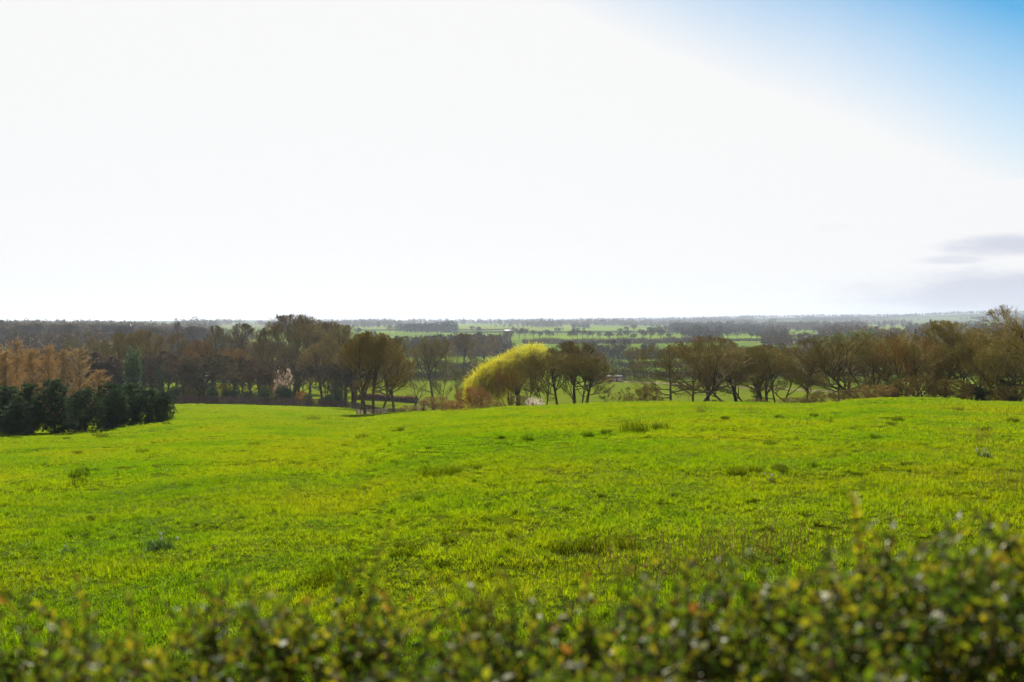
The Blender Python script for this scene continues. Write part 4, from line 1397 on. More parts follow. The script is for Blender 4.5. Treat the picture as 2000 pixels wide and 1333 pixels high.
# ------------------------------------------------------------------ willow
def build_willow():
    g = np.random.default_rng(17)
    Y = 142.0
    x, y, z = at(1012, Y)
    e = empty('willow_tree', (x, y, z - .2), label='yellow weeping willow bulging left over the brown bushes', cat='tree')
    tr, limbs, st = MB(), MB(), MB()
    px2m = Y / F
    Htop = (HOR - 672) * px2m - z          # crown top above the foot
    # outline of the crown as seen: highest towards the right, rolling down to the left
    ox = np.array([906, 918, 935, 955, 975, 1000, 1025, 1045, 1062, 1078])
    oy = np.array([752, 733, 718, 706, 697, 684, 675, 671, 676, 690])
    # trunk and limbs
    P = np.array([[[0, 0, -.4], [.05, 0, 1.0], [.0, .1, 2.0], [-.15, .1, 3.2]]])
    tr.tubes(P, np.array([[.42, .34, .3, .26]]), 9)
    nl = 34
    k = np.arange(nl)
    tx = g.uniform(912, 1074, nl)
    top = np.interp(tx, ox, oy)
    ex = (tx - 1012) * px2m
    ey = g.uniform(-3.2, 3.2, nl) * np.sqrt(np.clip(1 - ((tx - 995) / 95) ** 2, .1, 1))
    ez = (HOR - top) * px2m - z - .3 - .10 * ey ** 2
    E = np.stack([ex, ey, ez], -1)
    f = np.linspace(0, 1, 9)
    s0 = np.array([-.1, .1, 2.6]) + g.normal(size=(nl, 3)) * .12
    L_ = s0[:, None, :] * (1 - f)[None, :, None] + E[:, None, :] * f[None, :, None]
    L_[:, :, 2] += (np.sin(f * np.pi) * .9)[None] + (f - f ** 2)[None] * .6
    L_ += g.normal(size=L_.shape) * .06
    tr.tubes(L_, (.13 * (1 - .8 * f))[None] * np.ones((nl, 1)), 5)
    # secondary arching shoots, then strands hanging from them
    ns = 4000
    kk = g.integers(0, nl, ns)
    ff = g.uniform(.45, 1.0, ns) ** .8
    i0 = np.minimum((ff * 8).astype(int), 7)
    fr = (ff * 8 - i0)[:, None]
    C = L_[kk, i0] * (1 - fr) + L_[kk, i0 + 1] * fr
    off = g.normal(size=(ns, 3)) * np.array([.75, .75, .35])
    C0 = C + off * .3
    C1 = C + off
    # keep inside the outline
    pxs = 1012 + C1[:, 0] / px2m
    lim = (HOR - np.interp(pxs, ox, oy)) * px2m - z - .05 * C1[:, 1] ** 2
    C1[:, 2] = np.minimum(C1[:, 2] + .25, lim + .25 + 1.7 * (vnoise(pxs / 5.0, C1[:, 1] * 1.3, 44) - .68) + g.normal(size=ns) * .16)
    ln = g.uniform(1.0, 3.6, ns) * np.interp(pxs, [900, 940, 990, 1030], [1.7, 1.7, 1.3, 1.0])
    K = 7
    t = np.linspace(0, 1, K)
    out = norm(np.stack([C1[:, 0] + 1.0, C1[:, 1], np.zeros(ns)], -1)) * .35
    S_ = C0[:, None, :] * (1 - np.clip(t * 3, 0, 1))[None, :, None] + C1[:, None, :] * np.clip(t * 3, 0, 1)[None, :, None]
    S_ = S_ + (out + g.normal(size=(ns, 3)) * .12)[:, None, :] * (np.clip(t - .2, 0, 1))[None, :, None]
    S_[:, :, 2] -= (np.clip(t - .25, 0, 1) / .75)[None] ** 1.1 * ln[:, None]
    S_[:, :, 2] = np.maximum(S_[:, :, 2], .15)
    # short young shoots breaking the outline
    nu = 700
    pu = g.uniform(908, 1078, nu)
    uy = g.normal(size=nu) * 1.2
    u0 = np.stack([(pu - 1012) * px2m, uy, (HOR - np.interp(pu, ox, oy)) * px2m - z - .05 * uy ** 2 - .3], -1)
    ud = norm(np.stack([g.normal(size=nu) * .45 - .15, g.normal(size=nu) * .4, np.ones(nu)], -1)) * g.uniform(.3, 1.15, nu)[:, None]
    S3 = u0[:, None, :] + ud[:, None, :] * t[None, :, None]
    S3[:, :, 0] += (g.normal(size=(nu, 1)) * .35) * t[None] ** 2
    S_ = np.concatenate([S_, S3])
    ns += nu
    # a curtain of long strands down the left side and before the trunk
    nc = 950
    pc = g.uniform(908, 1015, nc)
    cx = (pc - 1012) * px2m
    cy = g.normal(size=nc) * 1.6 - .6
    topz = (HOR - np.interp(pc, ox, oy)) * px2m - z - .1 * np.abs(cy) - g.uniform(.3, 3.0, nc) * np.interp(pc, [905, 960], [.3, 1])
    lowz = np.maximum(topz - g.uniform(2.0, 5.5, nc), .2)
    S2 = np.stack([cx[:, None] + g.normal(size=(nc, 1)) * .25 * t[None] - .25 * t[None], cy[:, None] - .3 * t[None] + 0 * cx[:, None], topz[:, None] * (1 - t[None]) + lowz[:, None] * t[None]], -1)
    S_ = np.concatenate([S_, S2])
    ns += nc
    st.tubes(S_, (.013 * (1 - .5 * t))[None] * np.ones((ns, 1)), 3)
    # young leaves and catkins on the strands
    nlv = 26000
    kk = g.integers(0, ns, nlv)
    ff = g.random(nlv) * (K - 1)
    i0 = np.minimum(ff.astype(int), K - 2)
    fr = (ff - i0)[:, None]
    C = S_[kk, i0] * (1 - fr) + S_[kk, i0 + 1] * fr + g.normal(size=(nlv, 3)) * .03
    U = norm(np.stack([g.normal(size=nlv) * .5, g.normal(size=nlv) * .5, -np.ones(nlv)], -1))
    V = norm(np.cross(U, rand_dirs(nlv, g)))
    lf = MB()
    lf.cards(C, U * .075, V * .016)
    tr.build('trunk', M['bark'], e, smooth=True)
    st.build('strands', M['willow'], e)
    lf.build('foliage', M['willow'], e)


build_willow()


# ------------------------------------------------------------------ hedgerows
def hedgerow(pts, h, depth, label, mat='far_twig', dens=26.0, tint=(1, 1, 1), name='hedgerow', blade=.10, cards=False):
    """pts: ground points; a long strip of twigs (or leaves) of uneven height."""
    g = np.random.default_rng(len(label) * 7 + int(h * 10))
    p = np.array(pts, float)
    seg = np.linalg.norm(p[1:] - p[:-1], axis=1)
    tot = seg.sum()
    n = int(tot * dens)
    s = g.random(n) * tot
    cum = np.concatenate([[0], np.cumsum(seg)])
    i = np.clip(np.searchsorted(cum, s) - 1, 0, len(seg) - 1)
    f = ((s - cum[i]) / seg[i])[:, None]
    xy = p[i] * (1 - f) + p[i + 1] * f
    d = norm(p[i + 1] - p[i])
    nn = np.stack([-d[:, 1], d[:, 0]], -1)
    q = g.uniform(-.5, .5, n)
    xy = xy + nn * (q * depth)[:, None]
    hh = h * (0.75 + .5 * vnoise(s / (h * 1.6), s * 0, 9) + .15 * g.normal(size=n))
    hh = np.maximum(hh, .3 * h)
    z0 = ground(xy[:, 0], xy[:, 1])
    u = g.random(n) ** .8
    C = np.stack([xy[:, 0], xy[:, 1], z0 + u * hh * .92], -1)
    x0, y0 = p.mean(0)
    z_ = gz(x0, y0)
    C -= np.array([x0, y0, z_])
    mb = MB()
    if cards:
        U = rand_dirs(n, g)
        V = norm(np.cross(U, rand_dirs(n, g)))
        mb.cards(C, U * blade * 2, V * blade * 1.2)
    else:
        D = norm(rand_dirs(n, g) * .7 + np.array([0, 0, .9]))
        L_ = h * g.uniform(.12, .34, n)[:, None]
        mb.tubes(np.stack([C - D * L_ * .5, C + D * L_ * .5], 1), np.full((n, 2), blade) * np.array([1, .5]), 3)
    # stems rooting it
    ns = max(3, int(tot / max(1.2, h * .35)))
    s2 = (np.arange(ns) + g.random(ns)) / ns * tot
    i = np.clip(np.searchsorted(cum, s2) - 1, 0, len(seg) - 1)
    f = ((s2 - cum[i]) / seg[i])[:, None]
    xy = p[i] * (1 - f) + p[i + 1] * f
    zz = ground(xy[:, 0], xy[:, 1])
    B = np.stack([xy[:, 0] - x0, xy[:, 1] - y0, zz - z_ - .2], -1)
    T = B + np.stack([g.normal(size=ns) * .1 * h, g.normal(size=ns) * .1 * h, np.full(ns, h * .8)], -1)
    st = MB()
    st.tubes(np.stack([B, T], 1), np.full((ns, 2), max(.05, blade * .8)) * np.array([1, .5]), 4)
    e = empty(name, (x0, y0, z_), label=label, cat='hedge')
    o = mb.build('foliage', M[mat], e)
    o.color = (*tint, 1)
    o2 = st.build('stems', M['bark'], e)
    return e


def line(cols, rows):
    out = []
    for c_, r_ in zip(cols, rows):
        Y = depth_of(c_, r_)
        out.append(((c_ - 1000) / F * Y, Y))
    return out


hedgerow(line((690, 740, 800, 815), (781, 783, 787, 788)), 1.7, 1.2, 'russet leaved clipped hedge running behind the pale tree guard', 'red_hedge', 900, name='clipped_hedge', blade=.06, cards=True)
hedgerow(line((1140, 1250, 1330, 1430, 1560, 1700), (745, 742, 741, 740, 738, 736)), 4.4, 3.5, 'grey brown hedgerow right behind the brick shed', dens=70, tint=(1.2, 1.0, .85))
hedgerow(line((1120, 1230, 1330, 1430, 1600, 1750), (719, 719, 719, 718, 717, 716)), 3.6, 3.0, 'dark brown hedgerow one field behind the brick shed', dens=70, tint=(1.0, .8, .75))
hedgerow(line((1080, 1170, 1260, 1360, 1500, 1640), (703, 702, 702, 700, 698, 697)), 6.5, 5.0, 'tall purplish brown hedgerow two fields behind the brick shed', dens=70, tint=(1.15, .95, .95), blade=.12)
hedgerow(line((1020, 1100, 1200, 1300, 1380), (672, 672, 672, 671, 668)), 5.5, 6.0, 'pinkish brown hedge strip in the middle of the valley', dens=50, tint=(1.5, 1.1, 1.1), blade=.16)
hedgerow(line((770, 840, 900, 960), (722, 722, 722, 721)), 4.0, 3.0, 'brown hedgerow between two green strips left of the willow', dens=70, tint=(1.2, .95, .85))
hedgerow(line((650, 720, 790, 860, 930), (743, 744, 744, 743, 742)), 4.5, 4.0, 'long dark hedgerow across the meadow behind the fan shaped tree', dens=80, tint=(1.1, .9, .8))
hedgerow(line((740, 800, 860, 950, 1000), (697, 697, 697, 696, 694)), 9.0, 10.0, 'purplish strip of trees left behind the yellow willow', dens=60, tint=(1.0, .88, .95), blade=.16)
hedgerow(line((1380, 1450, 1520, 1600), (667, 667, 667, 668)), 3.5, 3.0, 'dark hedge along a bright green field right of the valley middle', dens=30, tint=(.7, .7, .7), blade=.2)
hedgerow(line((860, 960, 1060, 1200, 1320), (650.5, 650.5, 650.5, 650, 650)), 3.0, 4.0, 'thin dark hedge line crossing the bright far fields', dens=16, tint=(.7, .7, .7), blade=.3)
hedgerow(line((700, 780, 850, 940, 1010), (646.5, 646.5, 646, 646, 645)), 3.0, 4.0, 'thin hazy hedge line left of the white farmhouse', dens=14, tint=(.7, .75, .7), blade=.35)
hedgerow(line((1440, 1560, 1680, 1800, 1900), (700, 700, 700, 700, 700)), 6.0, 5.0, 'brown hedgerow glimpsed through the thicket on the right', dens=50, tint=(.85, .8, .75), blade=.14)


# ------------------------------------------------------------------ far woods that read as masses
def far_wood(spots, hmin, hmax, tint, name='far_wood', mat='far_twig', n=80, wide=(.55, .85), seed=1):
    """spots: (x, y) of trees; one object."""
    g = np.random.default_rng(seed)
    mb = MB()
    sp = np.array(spots, float)
    z = ground(sp[:, 0], sp[:, 1])
    h = g.uniform(hmin, hmax, len(sp)) * (.68 + .75 * vnoise(sp[:, 0] / 110 + 300, sp[:, 1] / 160, seed + 60))
    w = h * g.uniform(wide[0], wide[1], len(sp)) * .5
    k = np.repeat(np.arange(len(sp)), n)
    q = rand_dirs(len(k), g) * (g.random(len(k)) ** .45)[:, None]
    C = np.stack([sp[k, 0] + q[:, 0] * w[k], sp[k, 1] + q[:, 1] * w[k], z[k] + h[k] * (.54 + .46 * q[:, 2])], -1)
    U = rand_dirs(len(k), g)
    V = norm(np.cross(U, rand_dirs(len(k), g)))
    s = (h[k] * .062)[:, None] * g.uniform(.6, 1.3, len(k))[:, None]
    mb.cards(C, U * s * 1.5, V * s * .8)
    mb.tubes(np.stack([np.stack([sp[:, 0], sp[:, 1], z - .5], -1), np.stack([sp[:, 0], sp[:, 1], z + h * .7], -1)], 1), np.stack([h * .025, h * .012], 1), 3)
    o = mb.build(name, M[mat])
    o.color = (*tint, 1)
    return tag(o, kind='stuff')


# open fields between the woods: (first column, last column, nearest, farthest)
CLEAR = [(206, 236, 300, 905), (1250, 1330, 950, 1650), (1405, 1485, 800, 1480), (1150, 1310, 1900, 2900), (1535, 1605, 1150, 1900), (1690, 1770, 1500, 2500), (1600, 1660, 2600, 3600), (1350, 1440, 2600, 3800), (1480, 1560, 3300, 4600), (1780, 1900, 2900, 4200), (420, 520, 1500, 2600)]


def belt(n, c0, c1, Y0, Y1, seed, thin=None):
    g = np.random.default_rng(seed)
    m = n * 12
    px = g.uniform(c0, c1, m) + g.normal(size=m) * .07 * (c1 - c0)
    Y = Y0 * (Y1 / Y0) ** g.random(m)
    x = (px - 1000) / F * Y
    if thin is not None:
        k = fbm(x / thin[0], Y / thin[0], seed, 2) > thin[1]
        x, Y = x[k], Y[k]
    keep = np.ones(len(x), bool)
    c_ = 1000 + F * x / Y
    for (p0, p1, a, b) in CLEAR:
        keep &= ~((c_ > p0) & (c_ < p1) & (Y > a) & (Y < b))
    return np.stack([x[keep], Y[keep]], -1)[:n]


far_wood(belt(2300, -600, 430, 800, 2600, 1, (260, -.12)), 6, 12.5, (2.0, 1.8, 1.7), seed=1)          # left wooded rise
far_wood(belt(600, -600, 400, 540, 950, 19, (120, -.1)), 8, 13, (1.5, 1.3, 1.25), seed=19)
far_wood(belt(420, 380, 760, 2000, 4200, 2, (300, .02)), 8, 19, (1.5, 1.4, 1.4), seed=2)
far_wood(belt(520, 640, 1100, 3300, 5600, 3, (380, -.02)), 8, 20, (.95, .95, 1.0), seed=3)
far_wood(belt(95, 790, 884, 1750, 1900, 4), 13, 17, (.55, .62, .62), wide=(.7, 1.0), seed=4)       # the compact dark copse
far_wood(belt(800, 1000, 1460, 2500, 5200, 5, (420, .03)), 8, 19, (1.6, 1.4, 1.35), seed=5)
far_wood(belt(240, 1150, 1460, 1900, 2700, 6, (240, -.02)), 10, 17, (.8, .9, .8), seed=6)
far_wood(belt(800, 1380, 1800, 1500, 4200, 7, (380, .03)), 9, 16, (1.5, 1.35, 1.35), seed=7)
far_wood(belt(90, 1420, 1475, 1750, 1950, 17), 11, 15, (.6, .75, .7), mat='ever', n=60, seed=17)
far_wood(belt(60, 1330, 1390, 2000, 2400, 18), 11, 16, (.6, .75, .7), mat='ever', n=60, seed=18)
far_wood(belt(260, 1290, 1520, 1150, 2100, 14, (160, -.03)), 9, 15, (.95, .9, .9), seed=14)
far_wood(belt(650, 1500, 1950, 800, 2300, 15, (260, .02)), 9, 15, (1.6, 1.3, 1.25), seed=15)
far_wood(belt(160, 740, 960, 700, 1000, 16, (90, -.05)), 8, 13, (1.0, .9, .95), seed=16)
far_wood(belt(900, 1680, 2600, 1500, 4500, 8, (300, -.12)), 9, 16, (.9, .9, 1.0), seed=8)
far_wood(belt(2600, 1380, 2150, 3900, 7000, 9, (600, .0)), 11, 18, (.7, .8, .9), n=36, seed=9)
far_wood(belt(900, 1000, 1460, 4200, 7000, 13, (600, .02)), 11, 18, (.8, .85, .9), n=36, seed=13)
far_wood(belt(160, 1590, 1800, 700, 1150, 10, (120, -.08)), 9, 15, (1.1, .95, .9), seed=10)        # nearer wood right
far_wood(belt(60, 1600, 1700, 640, 820, 11), 9, 14, (1, 1.3, 1), mat='ever', seed=11)
far_wood(belt(60, 1660, 1830, 820, 1000, 12), 9, 13, (.8, .9, .9), mat='pine', seed=12)


# ------------------------------------------------------------------ plank fence along the paddock
def plank_fence():
    cols = [322, 360, 400, 450, 500, 550, 600, 650, 700, 745, 790]
    Ys = [214, 213, 212, 211.5, 211, 210.5, 210, 209, 208, 206, 204]
    pts = [np.array([(c_ - 1000) / F * Y, Y]) for c_, Y in zip(cols, Ys)]
    e = empty('plank_fence', at(500, 211), label='long dark red brown fence of horizontal planks along the far paddock edge', cat='fence')
    o = np.array(e.location)
    path = [pts[0]]
    for a, b in zip(pts[:-1], pts[1:]):
        L_ = np.linalg.norm(b - a)
        n = max(1, int(round(L_ / 2.4)))
        for i in range(n):
            path.append(a + (b - a) * (i + 1) / n)
    z = [gz(*p) for p in path]
    planks = MB()
    for (a, za), (b, zb) in zip(zip(path[:-1], z[:-1]), zip(path[1:], z[1:])):
        d = b - a
        L_ = np.linalg.norm(d)
        ang = math.atan2(d[1], d[0])
        for k in range(6):
            h0 = .12 + k * .27 + random.uniform(-.02, .02)
            c0 = np.array([a[0], a[1], za + h0]) - o
            c1 = np.array([b[0], b[1], zb + h0 + random.uniform(-.02, .02)]) - o
            nrm = np.array([-math.sin(ang), math.cos(ang), 0]) * .02
            up = np.array([0, 0, .20])
            off = -nrm * 3
            v = [c0 - nrm + off, c1 - nrm + off, c1 + nrm + off, c0 + nrm + off, c0 - nrm + up + off, c1 - nrm + up + off, c1 + nrm + up + off, c0 + nrm + up + off]
            planks.add(v, [(0, 3, 2, 1), (4, 5, 6, 7), (0, 1, 5, 4), (1, 2, 6, 5), (2, 3, 7, 6), (3, 0, 4, 7)])
    planks.build('plank_panel', M['fence'], e)
    pm = MB()
    pm.box((-.07, -.07, -.5), (.07, .07, 1.78))
    post = None
    for p, zz in zip(path, z):
        if post is None:
            post = pm.build('post', M['fence'], e)
            q = post
        else:
            q = post.copy()
            COL.objects.link(q)
            q.parent = e
        q.location = (p[0] - o[0], p[1] - o[1], zz - o[2])


plank_fence()


def tree_guard():
    Y = 131.0
    e = empty('tree_guard', at(722, Y), label='low pale wooden rail guard curving round three bare trunks', cat='fence')
    o = np.array(e.location)
    n = 14
    pts = []
    for i in range(n):
        a = i / n * 2 * math.pi
        x, y = o[0] + 2.05 * math.cos(a), Y + 2.4 + 2.6 * math.sin(a)
        pts.append((x - o[0], y - o[1], gz(x, y) - o[2]))
    for k in range(4):
        rb = MB()
        for i in range(n):
            if i in (9, 10, 11):      # open towards the meadow, where the trunks stand
                continue
            a, b = np.array(pts[i]), np.array(pts[(i + 1) % n])
            h = np.array([0, 0,   .14 + .17 * k])
            d = norm((b - a)[None])[0]
            w = np.array([-d[1], d[0], 0]) * .02
            up = np.array([0, 0, .085])
            a2, b2 = a + h, b + h
            rb.add([a2 - w, b2 - w, b2 + w, a2 + w, a2 - w + up, b2 - w + up, b2 + w + up, a2 + w + up], [(0, 3, 2, 1), (4, 5, 6, 7), (0, 1, 5, 4), (1, 2, 6, 5), (2, 3, 7, 6), (3, 0, 4, 7)])
        rb.build('rail', M['pale_wood'], e)
    pm = MB()
    pm.box((-.045, -.045, -.3), (.045, .045, .74))
    for i, p in enumerate(pts):
        if i == 0:
            post = q = pm.build('post', M['pen_wood'], e)
        else:
            q = post.copy()
            COL.objects.link(q)
            q.parent = e
        q.location = (p[0] * 1.03, p[1] * 1.03, p[2])


tree_guard()


def brick_shed():
    Y = depth_of(1200, 745.5)
    e = empty('brick_shed', at(1200, Y, .05), rz=R(-6), label='low red brick shed with dark roof out in the valley meadow', cat='shed')
    w, d, h = 6.2, 3.2, 1.75
    wl = MB()
    wl.box((-w / 2, d / 2 - .2, -.3), (w / 2, d / 2, h + .35))
    wl.box((-w / 2, -d / 2, -.3), (-w / 2 + .2, d / 2 - .2, h))
    wl.box((w / 2 - .2, -d / 2, -.3), (w / 2, d / 2 - .2, h))
    xs = [-w / 2 + .2, -1.25, -.75, .75, 1.25, w / 2 - .2]
    for a, b in ((0, 1), (2, 3), (4, 5)):
        wl.box((xs[a], -d / 2, -.3), (xs[b], -d / 2 + .2, h))
    wl.box((xs[1], -d / 2, 1.45), (xs[2], -d / 2 + .2, h))
    wl.box((xs[3], -d / 2, 1.45), (xs[4], -d / 2 + .2, h))
    wl.build('wall', M['brick'], e)
    rf = MB()
    v = np.array([(-w / 2 - .2, -d / 2 - .3, h + .02), (w / 2 + .2, -d / 2 - .3, h + .02), (w / 2 + .2, d / 2 + .2, h + .62), (-w / 2 - .2, d / 2 + .2, h + .62)])
    v2 = v + np.array([0, 0, .16])
    rf.add(np.vstack([v, v2]), [(0, 3, 2, 1), (4, 5, 6, 7), (0, 1, 5, 4), (1, 2, 6, 5), (2, 3, 7, 6), (3, 0, 4, 7)])
    rf.build('roof', M['slate'], e)
    for cx in (-1.0, 1.0):
        db = MB()
        db.box((cx - .24, -d / 2 + .05, -.05), (cx + .24, -d / 2 + .1, 1.44))
        db.build('door', M['fence'], e)


brick_shed()


def timber_pen():
    Y = 300
    e = empty('timber_pen', at(1308, Y, .05), rz=R(3), label='low brown timber pen on the meadow behind the spreading tree', cat='pen')
    w, d = 7.4, 4.0
    sides = [((-w / 2, -d / 2), (w / 2, -d / 2)), ((w / 2, -d / 2), (w / 2, d / 2)), ((w / 2, d / 2), (-w / 2, d / 2)), ((-w / 2, d / 2), (-w / 2, -d / 2))]
    for si, (a, b) in enumerate(sides):
        mb = MB()
        a, b = np.array(a), np.array(b)
        L_ = np.linalg.norm(b - a)
        ang = math.atan2(b[1] - a[1], b[0] - a[0])
        for k in range(5):
            mb.box((.06, -.025, .1 + k * .28), (L_ - .06, .025, .1 + k * .28 + .23), ang, (a[0], a[1], 0))
        mb.build('side_panel', M['pale_wood'] if si == 3 else M['pen_wood'], e)
    first = None
    for x in (-w / 2, -w / 6, w / 6, w / 2):
        for y in (-d / 2, d / 2):
            if first is None:
                pm = MB()
                pm.box((-.06, -.06, -.3), (.06, .06, 1.6))
                first = q = pm.build('post', M['pen_wood'], e)
            else:
                q = first.copy()
                COL.objects.link(q)
                q.parent = e
            q.location = (x, y, 0)


timber_pen()


def building(px, py, w, d, h, label, name='farm_building', rz=0.0, roofh=1.6, wall='white_wall', roof='sheet_roof', windows=3, lift=0.0, Y=None):
    Y = Y or depth_of(px, py)
    p = at(px, Y)
    e = empty(name, (p[0], p[1], p[2] - .3 + lift), rz, label=label, cat='building')
    wl = MB()
    v = [(-w / 2, -d / 2, -1 - lift), (w / 2, -d / 2, -1 - lift), (w / 2, d / 2, -1 - lift), (-w / 2, d / 2, -1 - lift), (-w / 2, -d / 2, h), (w / 2, -d / 2, h), (w / 2, d / 2, h), (-w / 2, d / 2, h), (-w / 2, 0, h + roofh), (w / 2, 0, h + roofh)]
    wl.add(v, [(0, 1, 5, 4), (2, 3, 7, 6), (1, 2, 6, 5), (3, 0, 4, 7)], [(5, 6, 9), (7, 4, 8)])
    wl.build('wall', M[wall], e)
    rf = MB()
    o = .35
    for s in (-1, 1):
        a = np.array([(-w / 2 - o, s * (d / 2 + o), h - roofh * o / (d / 2) + .05), (w / 2 + o, s * (d / 2 + o), h - roofh * o / (d / 2) + .05), (w / 2 + o, 0, h + roofh + .05), (-w / 2 - o, 0, h + roofh + .05)])
        b = a + np.array([0, 0, .18])
        rf.add(np.vstack([a, b]), [(0, 3, 2, 1), (4, 5, 6, 7), (0, 1, 5, 4), (1, 2, 6, 5), (2, 3, 7, 6), (3, 0, 4, 7)])
    rf.build('roof', M[roof], e)
    for i in range(windows):
        cx = -w / 2 + w * (i + .5) / windows
        wb = MB()
        wb.box((cx - .6, -d / 2 - .03, h * .35), (cx + .6, -d / 2 + .01, h * .8))
        wb.build('window', M['dark_glass'], e)
    return e


building(218, 660, 8, 6, 1.8, 'long white shed roof glinting through the wood on the left', Y=900, lift=3.0, wall='pen_wood', roofh=.9, windows=0)
building(250, 639, 42, 16, 4, 'wider white shed on the far left skyline', Y=1500, lift=2.0)
building(266, 645, 26, 12, 3.5, 'smaller white shed below the wide one on the left', Y=1250, lift=2.0)
building(993, 648, 14, 7, 2.0, 'white farmhouse among trees beyond the bright fields', name='farmhouse', roof='grey_roof', windows=4, roofh=1.3)
building(1444, 645, 46, 16, 5, 'long white barn roof shining in the right half of the valley', lift=1.0)
building(1486, 645, 24, 12, 4, 'small pale barn right of the long white one')
building(1577, 641, 14, 9, 6, 'white house with gables among trees on the right', name='house', roof='grey_roof', rz=R(40))
building(1600, 652, 10, 8, 5.5, 'white gabled cottage in front of dark trees on the right', name='house', roof='slate', rz=R(60))


# ------------------------------------------------------------------ track across the valley
def build_track():
    cols = [1214, 1235, 1262, 1310, 1360, 1420, 1480, 1540, 1600, 1700]
    rows = [748, 747, 748.5, 751, 753.5, 756, 759, 762, 765, 768]
    pts = np.array(line(cols, rows))
    f = np.linspace(0, len(pts) - 1, 90)
    i = np.minimum(f.astype(int), len(pts) - 2)
    t = (f - i)[:, None]
    c_ = pts[i] * (1 - t) + pts[i + 1] * t
    d = norm(np.gradient(c_, axis=0))
    nn = np.stack([-d[:, 1], d[:, 0]], -1)
    wl = 1.2 + 3.6 * vnoise(np.arange(90) / 3.0, np.zeros(90), 4)
    vs = []
    for s in np.linspace(-1, 1, 5):
        p = c_ + nn * (s * wl)[:, None]
        vs.append(np.stack([p[:, 0], p[:, 1], ground(p[:, 0], p[:, 1]) + .10 + .25 * (1 - s * s)], -1))
    V = np.stack(vs, 1).reshape(-1, 3)
    a, b = np.meshgrid(np.arange(89), np.arange(4), indexing='ij')
    q = np.stack([a * 5 + b, a * 5 + b + 1, (a + 1) * 5 + b + 1, (a + 1) * 5 + b], -1).reshape(-1, 4)
    tag(mesh_obj('path', V, [q], M['path'], smooth=True), kind='structure')


build_track()


# ------------------------------------------------------------------ small plants in the meadow
def tuft(px, py, wpx, label, name='daffodil_clump', cat='plant', n=110, mat='daffodil', hfac=.75, flowers=0, wid=.006, group=None, lean=.9):
    g = np.random.default_rng(int(px * 3 + py))
    Y = near_depth(px, py)
    p = at(px, Y)
    w = wpx / F * Y
    e = empty(name, p, label=label, cat=cat, group=group)
    h = w * hfac
    v, q, t = blade_patch(n, w * .75, h * .5, h * 1.1, wid, g, lean)
    mesh_obj('leaves', v, [q, t], M[mat], e)
    if flowers:
        fl = MB()
        C = np.stack([g.normal(size=flowers) * w * .22, g.normal(size=flowers) * w * .2, h * g.uniform(.75, 1.15, flowers)], -1)
        for c_ in C:
            k = np.arange(6) / 6 * 6.283
            U = np.stack([np.cos(k), np.full(6, -.25), np.sin(k)], -1) * .016
            V = np.stack([-np.sin(k), np.zeros(6), np.cos(k)], -1) * .008
            fl.cards(c_ + U, U, V)
            fl.tubes(np.array([[c_, c_ * np.array([.6, .6, 0])]]), np.array([[.003, .003]]), 3)
        fl.build('flowers', M['petal'], e)
    return e


tuft(310, 1083, 62, 'largest dark blue green daffodil clump on the near left grass', n=340, flowers=3, hfac=.62)
tuft(131, 1084, 36, 'small daffodil clump left of the largest one', n=110, flowers=1, hfac=.5)
tuft(56, 1072, 28, 'tiny dark leaf clump nearest the left edge of the meadow', n=80, hfac=.55)
tuft(93, 1066, 24, 'dark grassy clump between the tiny one and the small daffodils', n=80, hfac=.5, mat='grass')
tuft(258, 1012, 16, 'lone small leaf clump higher on the left meadow', n=60, hfac=.7)
tuft(1924, 899, 38, 'daffodil clump with pale flowers high on the right meadow', n=220, flowers=5, hfac=.6, wid=.009)
tuft(1508, 943, 24, 'small pale flowered clump under dark tussocks on the right meadow', n=120, flowers=3, hfac=.5)

DT = [(152, 934, 40), (153, 947, 36), (1440, 930, 46), (1478, 924, 30), (1524, 920, 34), (840, 934, 54), (884, 929, 40), (1240, 845, 60), (1290, 841, 44), (1185, 848, 26), (735, 910, 36), (772, 907, 24),
      (650, 1140, 80), (690, 1118, 60), (605, 1152, 60), (812, 1086, 46), (880, 1068, 44), (1160, 1078, 70), (1225, 1075, 60), (1100, 1082, 60), (780, 1092, 40), (60, 972, 44), (710, 860, 34), (690, 1075, 34)]
TL = {0: 'upper of two dark tussocks high on the left meadow', 1: 'lower of two dark tussocks high on the left meadow',
      2: 'broadest and leftmost of three dark tussocks above the pale flowered clump', 3: 'middle of three dark tussocks above the pale flowered clump',
      4: 'rightmost of three dark tussocks above the pale flowered clump', 5: 'left half of a long dark tussock streak in the middle of the meadow',
      6: 'right half of a long dark tussock streak in the middle of the meadow', 7: 'broad dark tussock streak just below the brow right of centre',
      8: 'dark tussock at the right end of the streak below the brow', 12: 'biggest lush tussock just behind the hedge left of centre'}
g_ = np.random.default_rng(77)
DT += [(g_.uniform(20, 1980), 800 + 330 * g_.random() ** 1.3, g_.uniform(12, 30)) for _ in range(100)]
DT = [d for d in DT if gpix(d[0], near_depth(d[0], d[1])) < d[1] + 3 and near_depth(d[0], d[1]) < 110]
for i, (px, py, w) in enumerate(DT):
    Yd = near_depth(px, py)
    big = w / F * Yd
    tuft(px, py, w * 1.25, TL.get(i, 'low dark green grass tussock standing out of the bright meadow'), 'grass_tussock', 'plant', n=int(200 + 60 * w / 40), mat='tussock', hfac=.40 if Yd > 25 else .50, wid=.006 if Yd < 30 else .012, group='dark tussocks in the meadow')


